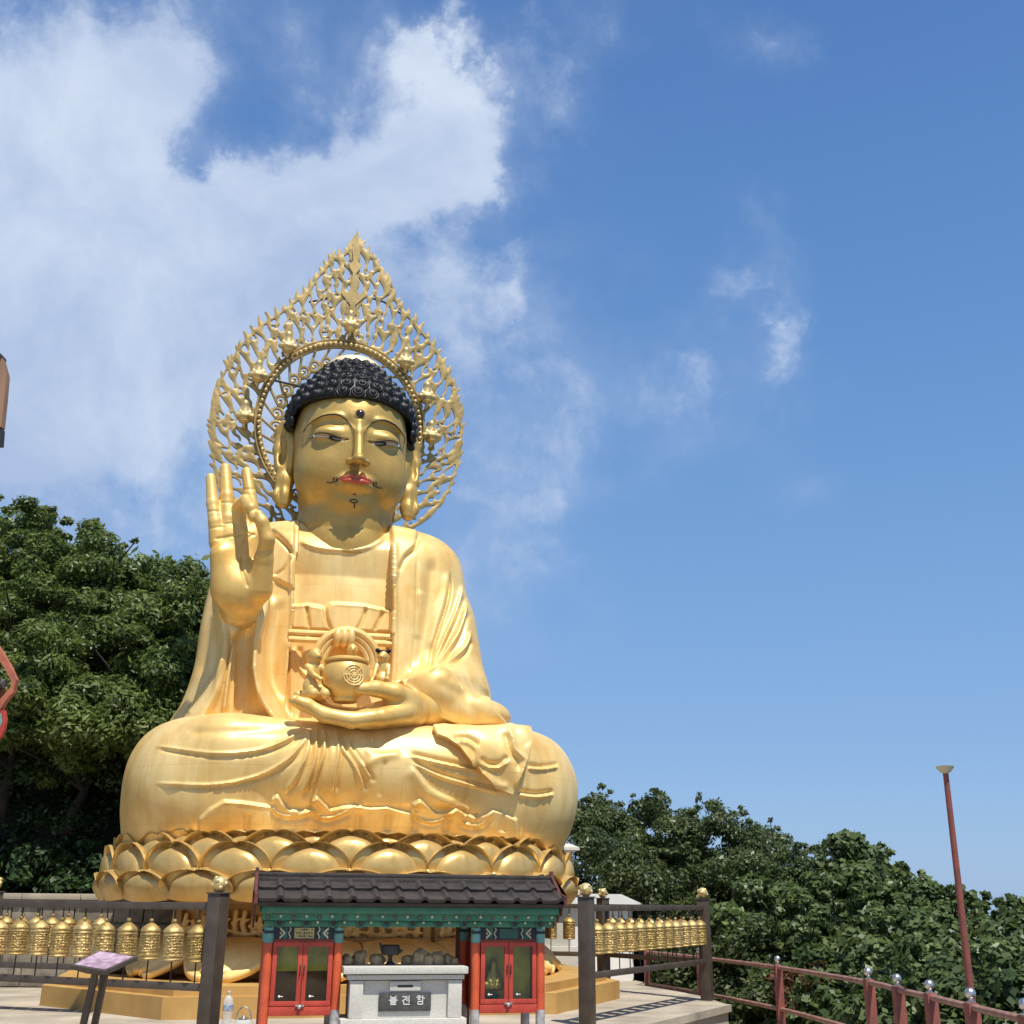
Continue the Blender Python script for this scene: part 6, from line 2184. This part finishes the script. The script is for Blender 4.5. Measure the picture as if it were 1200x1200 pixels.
b = MB(); b.prism([hl(-80, 780), hl(-6, 792), hl(0, 805), hl(-6, 815), hl(-80, 850)], .05, .12); b.build('dark_soffit', maroon, hall)
b = MB(); b.prism([hl(-3, 834), hl(6, 832), hl(8, 842), hl(6, 856), hl(2, 864), hl(-8, 872), hl(-10, 840)], -.02, .02); b.build('pendant', red_wood, hall)
b = MB(); b.prism([hl(-2, 840), hl(3, 836), hl(4, 846), hl(0, 856), hl(-4, 860)], -.026, -.021); b.build('pendant_paint', teal, hall)
brd = thing('wooden_signboard', 'weathered brown board with a dark cap, cut by the left edge against the sky', 'board', tuple(ondist(0, 470, 7.0)), 0)
bw = ondist(0, 470, 7.0); BF = Frame(bw[0], bw[1], 0)
bl = lambda px, py, y=0: (float(BF.at(px, py, y)[0]), float(BF.at(px, py, y)[2] - bw[2]))
b = MB(); b.prism([bl(-60, 412), bl(4, 420), bl(9.5, 440), bl(7, 470), bl(3.5, 502), bl(-60, 505)], -.03, .03); b.build('board', wood_tan, brd, sharp=20)
b = MB(); b.prism([bl(-60, 409), bl(4, 417.5), bl(4.5, 421), bl(-60, 413)], -.045, .045); b.prism([bl(-60, 506), bl(3.0, 503), bl(1.6, 522), bl(-60, 524)], -.02, .04); b.build('dark_cap', iron_dark, brd, sharp=20)
# ================================================================== terrain, sea, vegetation
def terr(x, y):
    """height of the land"""
    n = mnoise.noise(Vector((x * .12, y * .12, 3))) * 1.2 + mnoise.noise(Vector((x * .5, y * .5, 7))) * .25
    h = GZ - .03
    # wooded hill on the left and behind
    k = max(0, min(1, (y - 16.2) / 9)); l = max(0, min(1, (-x + .5) / 7.5))
    hill = (k ** .8) * (l ** .8) * 7.8 + max(0, min(1, (y - 16.2) / .6)) * max(0, min(1, (-x - 3.6) / .8)) * .9
    # knoll behind on the right
    kn = 1.6 * math.exp(-(((x - 1.5) / 4.5)**2 + ((y - 23) / 5)**2))
    # the land falls away beyond the railing
    e = max(0, x - 3.5 - max(0, (y - 13)) * -.35)
    fall = -min(60, e * .42 + max(0, e - 6) * .5 + max(0, e - 25) * .5)
    far = -max(0, y - 34) * .35 if x > -5 else -max(0, y - 60) * .4
    s = max(0, min(1, (y - 15.5) / 3)) if x < 3 else 1
    if x < 2.4 and y < 19.3 and x > -3.0: return GZ - .03
    return max(-75, h + hill + kn * s + fall + far * 1.0 + (n * s if (y > 16.5 or x > 4) else 0) * min(1, max(0, (y - 16) / 3 if x < 3.5 else (x - 3.5) / 2)))


def grid_axis(lo, hi, dense_lo, dense_hi, st):
    a = list(np.arange(dense_lo, dense_hi, st)); x = dense_hi; s = st
    while x < hi:
        a.append(x); s *= 1.25; x += s
    x = dense_lo; s = st; pre = []
    while x > lo:
        s *= 1.25; x -= s; pre.append(x)
    return np.array(pre[::-1] + a)


gx = grid_axis(-1500, 1500, -22, 26, .5); gy = grid_axis(-200, 3000, -4, 40, .5)
V = [(x, y, terr(x, y)) for y in gy for x in gx]
nx_ = len(gx)
F = [(j * nx_ + i, j * nx_ + i + 1, (j + 1) * nx_ + i + 1, (j + 1) * nx_ + i) for j in range(len(gy) - 1) for i in range(nx_ - 1)]
gmat = soil
me_g = np_mesh('ground', V, F, None, None, True, mats=[soil, concrete],
               mi=[1 if (gy[j] < 15.9 and -40 < gx[i] < 3.4) else 0 for j in range(len(gy) - 1) for i in range(nx_ - 1)])
struct(me_g)
sea = mat('hazy_sea', (0.10, 0.17, 0.24), .35, 0, .05, .02)
b = MB(); b.flat([(-5000, -300), (5000, -300), (5000, 5200), (-5000, 5200)], -60.2, -60); struct(b.build('sea', sea))


def leaf_mat(name, c1, c2, rough=.5, trans=.35):
    m = bpy.data.materials.new(name); m.use_nodes = True; t = m.node_tree; b = t.nodes['Principled BSDF']
    geo = nd(t, 'ShaderNodeNewGeometry')
    tc = nd(t, 'ShaderNodeTexCoord'); n = nd(t, 'ShaderNodeTexNoise'); n.inputs['Scale'].default_value = .9; n.inputs['Detail'].default_value = 3
    t.links.new(tc.outputs['Object'], n.inputs['Vector'])
    f = mth(t, 'MULTIPLY_ADD', geo.outputs['Random Per Island'], .55, mth(t, 'MULTIPLY_ADD', n.outputs['Fac'], 1.2, -.4), clamp=True)
    r = nd(t, 'ShaderNodeValToRGB'); r.color_ramp.elements[0].color = (*c1, 1); r.color_ramp.elements[1].color = (*c2, 1)
    r.color_ramp.elements[0].position = .15; r.color_ramp.elements[1].position = .9
    t.links.new(f, r.inputs[0]); t.links.new(r.outputs[0], b.inputs['Base Color'])
    b.inputs['Roughness'].default_value = rough; b.inputs['Specular IOR Level'].default_value = .45
    tr = nd(t, 'ShaderNodeBsdfTranslucent'); t.links.new(r.outputs[0], tr.inputs['Color'])
    mx = nd(t, 'ShaderNodeMixShader'); mx.inputs[0].default_value = trans
    t.links.new(b.outputs[0], mx.inputs[1]); t.links.new(tr.outputs[0], mx.inputs[2]); t.links.new(mx.outputs[0], t.nodes['Material Output'].inputs['Surface'])
    return m


leafL = leaf_mat('broad_leaf_green', (0.045, 0.080, 0.016), (0.22, 0.28, 0.070), .45, .42)
leafR = leaf_mat('dark_evergreen_leaf', (0.040, 0.065, 0.020), (0.16, 0.20, 0.065), .42, .4)
leafK = leaf_mat('vine_leaf_green', (0.045, 0.080, 0.024), (0.20, 0.26, 0.085), .45, .42)
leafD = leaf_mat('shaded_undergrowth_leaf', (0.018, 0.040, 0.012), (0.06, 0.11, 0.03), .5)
leafB = leaf_mat('reddish_dry_leaf', (0.10, 0.045, 0.02), (0.20, 0.10, 0.04), .5)


def leaves(name, clumps, n, size, m, parent, aspect=2.2, up=.55, rg=None, shell=.55, droop=.2):
    """clumps: (k,4) centres and radii. leaf blades spread over the outer part of each clump, mostly facing out and up"""
    rg = rg or rng
    C = np.asarray(clumps, float); w = C[:, 3]**2; w = w / w.sum()
    k = rg.choice(len(C), n, p=w)
    d = rg.normal(size=(n, 3)); d[:, 2] = d[:, 2] * .9 + .15; d /= np.linalg.norm(d, axis=1, keepdims=True)
    r = C[k, 3] * (shell + (1 - shell) * rg.random(n) * 1.35 - .25 * (rg.random(n) < .15))
    d2 = d.copy(); d2[:, 2] *= .72
    P = C[k, :3] + d2 * r[:, None]
    nrm = d * .8 + rg.normal(size=(n, 3)) * .45; nrm[:, 2] += up
    nrm /= np.linalg.norm(nrm, axis=1, keepdims=True)
    t = np.cross(nrm, rg.normal(size=(n, 3))); t = t * 1.0; t[:, 2] -= droop; t -= nrm * (t * nrm).sum(1, keepdims=True); t /= np.linalg.norm(t, axis=1, keepdims=True) + 1e-9
    s = np.cross(nrm, t)
    L_ = size * (0.6 + .8 * rg.random(n)); W_ = L_ / aspect
    a = P - t * (L_ / 2)[:, None]; c = P + t * (L_ / 2)[:, None] - nrm * (L_ * .12)[:, None]
    b_ = P + s * (W_ / 2)[:, None] - nrm * (W_ * .18)[:, None]; e = P - s * (W_ / 2)[:, None] - nrm * (W_ * .18)[:, None]
    V = np.stack([a, b_, c, e], 1).reshape(-1, 3)
    F = np.arange(4 * n).reshape(-1, 4)
    return np_mesh(name, V, F, m, parent, False)


def crown_clumps(cx, cy, cz, rx, ry, rz, n, rc, rg):
    out = []
    while len(out) < n:
        d = rg.normal(size=3); d /= np.linalg.norm(d)
        if d[2] < -.55:
            continue
        f = .62 + .5 * rg.random()**1.3
        out.append((cx + d[0] * rx * f, cy + d[1] * ry * f, cz + d[2] * rz * f, rc * (.55 + .8 * rg.random())))
    return out


def branchy(root, base, clumps, r0, m, rg, nb=9):
    b = MB(); top = np.mean([c[:3] for c in clumps], 0)
    p0 = np.array(base, float); fork = p0 + (top - p0) * .45 + np.array([rg.normal() * .1, rg.normal() * .1, 0])
    ln = [tuple(p0), tuple(p0 + (fork - p0) * .5 + np.array([rg.normal() * .08, rg.normal() * .08, 0])), tuple(fork), tuple(fork + (top - fork) * .7)]
    ln = [tuple(v) for v in spline(ln, 4)]
    b.tube(ln, [r0 * (1 - .72 * i / (len(ln) - 1)) for i in range(len(ln))], 9)
    for k in rg.choice(len(clumps), min(nb, len(clumps)), replace=False):
        c = np.array(clumps[k][:3]); s0 = p0 + (fork - p0) * (.7 + .3 * rg.random()) if rg.random() < .5 else fork + (top - fork) * .5 * rg.random()
        mid = (s0 + c) / 2 + np.array([rg.normal() * .1, rg.normal() * .1, .12])
        q = [tuple(v) for v in spline([s0, mid, c], 4)]
        b.tube(q, [r0 * .42 * (1 - .8 * i / (len(q) - 1)) for i in range(len(q))], 6)
    b.build('trunk', m, root)


def tree(name, label, cat, x, y, z0, h, rx, rz, n, size, m, group, nclump=26, rc=.5, aspect=2.2, ry=None, up=.55, r0=.12, seed=1, sprigs=0):
    rg = np.random.default_rng(seed)
    root = thing(name, label, cat, (x, y, z0), 0, group)
    cl = crown_clumps(0, 0, h - rz, rx, ry or rx, rz, nclump, rc, rg)
    for _ in range(sprigs):          # thin shoots beyond the crown
        a = rg.uniform(0, 6.28); f = rg.uniform(.2, 1.0)
        cl.append((rx * f * math.cos(a), (ry or rx) * f * math.sin(a), h - rz + rz * math.sqrt(max(0, 1 - f * f)) * 1.0 + rg.uniform(.0, .28), rc * rg.uniform(.22, .38)))
    branchy(root, (0, 0, -.2), cl, r0, bark, rg)
    leaves('crown', cl, n, size, m, root, aspect, up, rg)
    return root


def topof(px, py, D):
    return ondist(px, py, D)


# wooded slope on the left: one row above the other
LT = [(-20, 585, 21, 2.4, 'broad-leaved tree at the far left edge, highest on the slope'),
      (48, 604, 20, 1.9, 'broad-leaved tree with feathery top, second from the left edge'),
      (100, 632, 19.5, 1.7, 'broad-leaved tree stepping down behind the second one on the left slope'),
      (150, 668, 19, 1.5, 'low tree in the dip of the left slope skyline'),
      (212, 672, 18.5, 1.35, 'tree with ragged shoots just left of the raised hand'),
      (20, 690, 18, 1.8, 'mid-slope tree whose sunlit boughs hang near the left edge'),
      (95, 730, 17.6, 1.8, 'mid-slope tree with bright boughs in the middle of the left slope'),
      (175, 745, 17.4, 1.6, 'mid-slope tree beside the statue\'s sleeve'),
      (15, 790, 16.9, 1.5, 'lower tree with boughs hanging over the dark bank at the left edge'),
      (90, 815, 16.8, 1.4, 'lower tree whose bough reaches out over the dark bank'),
      (165, 830, 17.0, 1.2, 'lowest tree of the slope, behind the statue\'s knee'),
      (-75, 700, 18.5, 2.0, 'tree cut by the left edge of the view')]
for i, (px, py, D, r, lb) in enumerate(LT):
    p = topof(px, py, D); z0 = terr(p[0], D + .8)
    h = p[2] - z0
    tree('broadleaf_tree', lb, 'tree', p[0], D + .3, z0, max(h, 1.6), r, (min(r * 1.05, max(h, 1.6) * .62) if py < 785 else .5), int(20000 * r), .105, leafL, 'trees on the left slope', 64, .30, 2.6, seed=20 + i, sprigs=26, r0=.11)
# hanging boughs are part of the lower trees; undergrowth at the foot of the slope
rg = np.random.default_rng(5)
for i, (px, py, D, r, lb) in enumerate([(28, 1022, 16.7, .55, 'leafy green bush on the wall at the far left'), (70, 1018, 16.8, .6, 'yellow-green bush above the middle of the stone wall'), (108, 1022, 16.7, .5, 'bush above the right end of the stone wall'), (-10, 1000, 17.2, .6, 'dark bush at the left edge above the wall')]):
    p = ondist(px, py, D)
    tree('bush', lb, 'bush', p[0], D, p[2] - .45, .65, r, .3, 2600, .10, leafD, 'bushes on top of the stone wall', 16, .2, 2.0, seed=60 + i, r0=.03, sprigs=4)
und = []
for _ in range(110):
    x = rg.uniform(-10.5, -3.2); y = rg.uniform(16.4, 21.5); und.append((x, y, terr(x, y) + .02, rg.uniform(.12, .3)))
for _ in range(220):
    x = rg.uniform(-12, -3.0); y = rg.uniform(16.4, 19.5); und.append((x, y, terr(x, y) + .05, rg.uniform(.12, .4)))
for _ in range(90):
    x = rg.uniform(-9.5, -3.6); y = rg.uniform(16.9, 18.6); und.append((x, y, terr(x, y) + rg.uniform(.2, 1.5), rg.uniform(.15, .38)))
u_ = leaves('undergrowth', und, 40000, .09, leafD, None, 2.0, .4, rg, shell=.5); u_['kind'] = 'stuff'

# shrubs and small trees on the right
RT = [(690, 934, 21.0, 1.25, 0), (735, 934, 21.0, 1.2, 0), (787, 936, 20.5, 1.15, 0), (845, 952, 20, 1.15, 0), (905, 975, 19, 1.2, 0), (958, 1000, 18, 1.0, 0),
      (1006, 990, 16.5, .55, 1), (1040, 1018, 16, .9, 1), (1088, 1042, 15.5, .9, 1), (1140, 1058, 15, .9, 1), (1192, 1068, 14.5, .9, 1), (1240, 1078, 14, 1.0, 1),
      (720, 990, 19.0, 1.1, 0), (790, 1000, 18.5, 1.1, 0), (860, 1015, 18, 1.1, 0), (930, 1040, 16.5, 1.1, 1), (990, 1045, 15.5, 1.0, 1), (1045, 1075, 14.6, .9, 1), (1100, 1095, 13.8, .9, 1), (1160, 1105, 13.2, .9, 1), (1220, 1110, 12.6, .9, 1),
      (850, 1075, 17.0, 1.0, 0), (905, 1085, 16.0, .9, 0), (960, 1100, 15.0, .85, 1), (1015, 1120, 14.0, .8, 1), (1075, 1135, 13.0, .75, 1), (1130, 1140, 12.2, .75, 1), (1185, 1145, 11.6, .7, 1),
      (870, 1130, 16.3, .7, 0), (930, 1150, 14.8, .65, 0), (985, 1165, 13.6, .6, 1), (1050, 1175, 12.4, .55, 1)]
kinds = ['dark evergreen shrub', 'vine-covered shrub with broad leaves']
posd = ['behind the right side of the statue', 'above the far right prayer wheel post', 'behind the red railing', 'near the flagpole', 'at the right edge']
rows_n = ['on the skyline', 'in the second tier', 'in the third tier', 'lowest, just behind the rails']


def rt_label(i, px, k):
    row = 0 if i < 12 else 1 if i < 21 else 2 if i < 28 else 3
    seq = sorted([q[0] for j, q in enumerate(RT) if (0 if j < 12 else 1 if j < 21 else 2 if j < 28 else 3) == row])
    return f'{kinds[k]} {rows_n[row]}, {ORD[seq.index(px)]} from the statue'


for i, (px, py, D, r, k) in enumerate(RT):
    p = ondist(px, py, D); z0 = min(terr(p[0], D + .3), p[2] - 1.3)
    h = p[2] - z0
    tree('shrub' if k else 'evergreen_shrub', rt_label(i, px, k), 'shrub', p[0], D + .2, z0, h, r, min(r * .95, h * .62), int(15000 * r), (.075, .095)[k], (leafR, leafK)[k], 'shrubs on the right slope', 46, (.25, .22)[k], (1.9, 1.25)[k], seed=100 + i, sprigs=18, r0=.07, up=.5)
p = ondist(940, 1100, 14.2)
tree('dry_shrub', 'reddish half-dry shrub behind the second bay of the railing', 'shrub', p[0], 14.2, p[2] - 1.4, 1.4, .35, .5, 1200, .12, leafB, None, 10, .14, 2.5, seed=333, r0=.03)
und = []
for _ in range(260):
    x = rg.uniform(3.6, 10); y = rg.uniform(9.5, 24); und.append((x, y, terr(x, y) + .05, rg.uniform(.2, .45)))
for _ in range(80):
    x = rg.uniform(2.3, 5); y = rg.uniform(17, 24); und.append((x, y, terr(x, y) + .05, rg.uniform(.2, .45)))
u_ = leaves('ground_cover', und, 26000, .13, leafR, None, 1.6, .4, rg, shell=.5); u_['kind'] = 'stuff'

# the wooded hill beyond, seen only from the side: one far mass of foliage
rg = np.random.default_rng(77)
far = []
for _ in range(2600):
    x = rg.uniform(-34, 1.0); y = rg.uniform(23.5, 52)
    far.append((x, y, terr(x, y) - .25 + rg.uniform(0, .3), rg.uniform(.5, .9)))
u_ = leaves('far_wood', far, 110000, .26, leafL, None, 1.9, .5, rg, shell=.6); u_['kind'] = 'stuff'
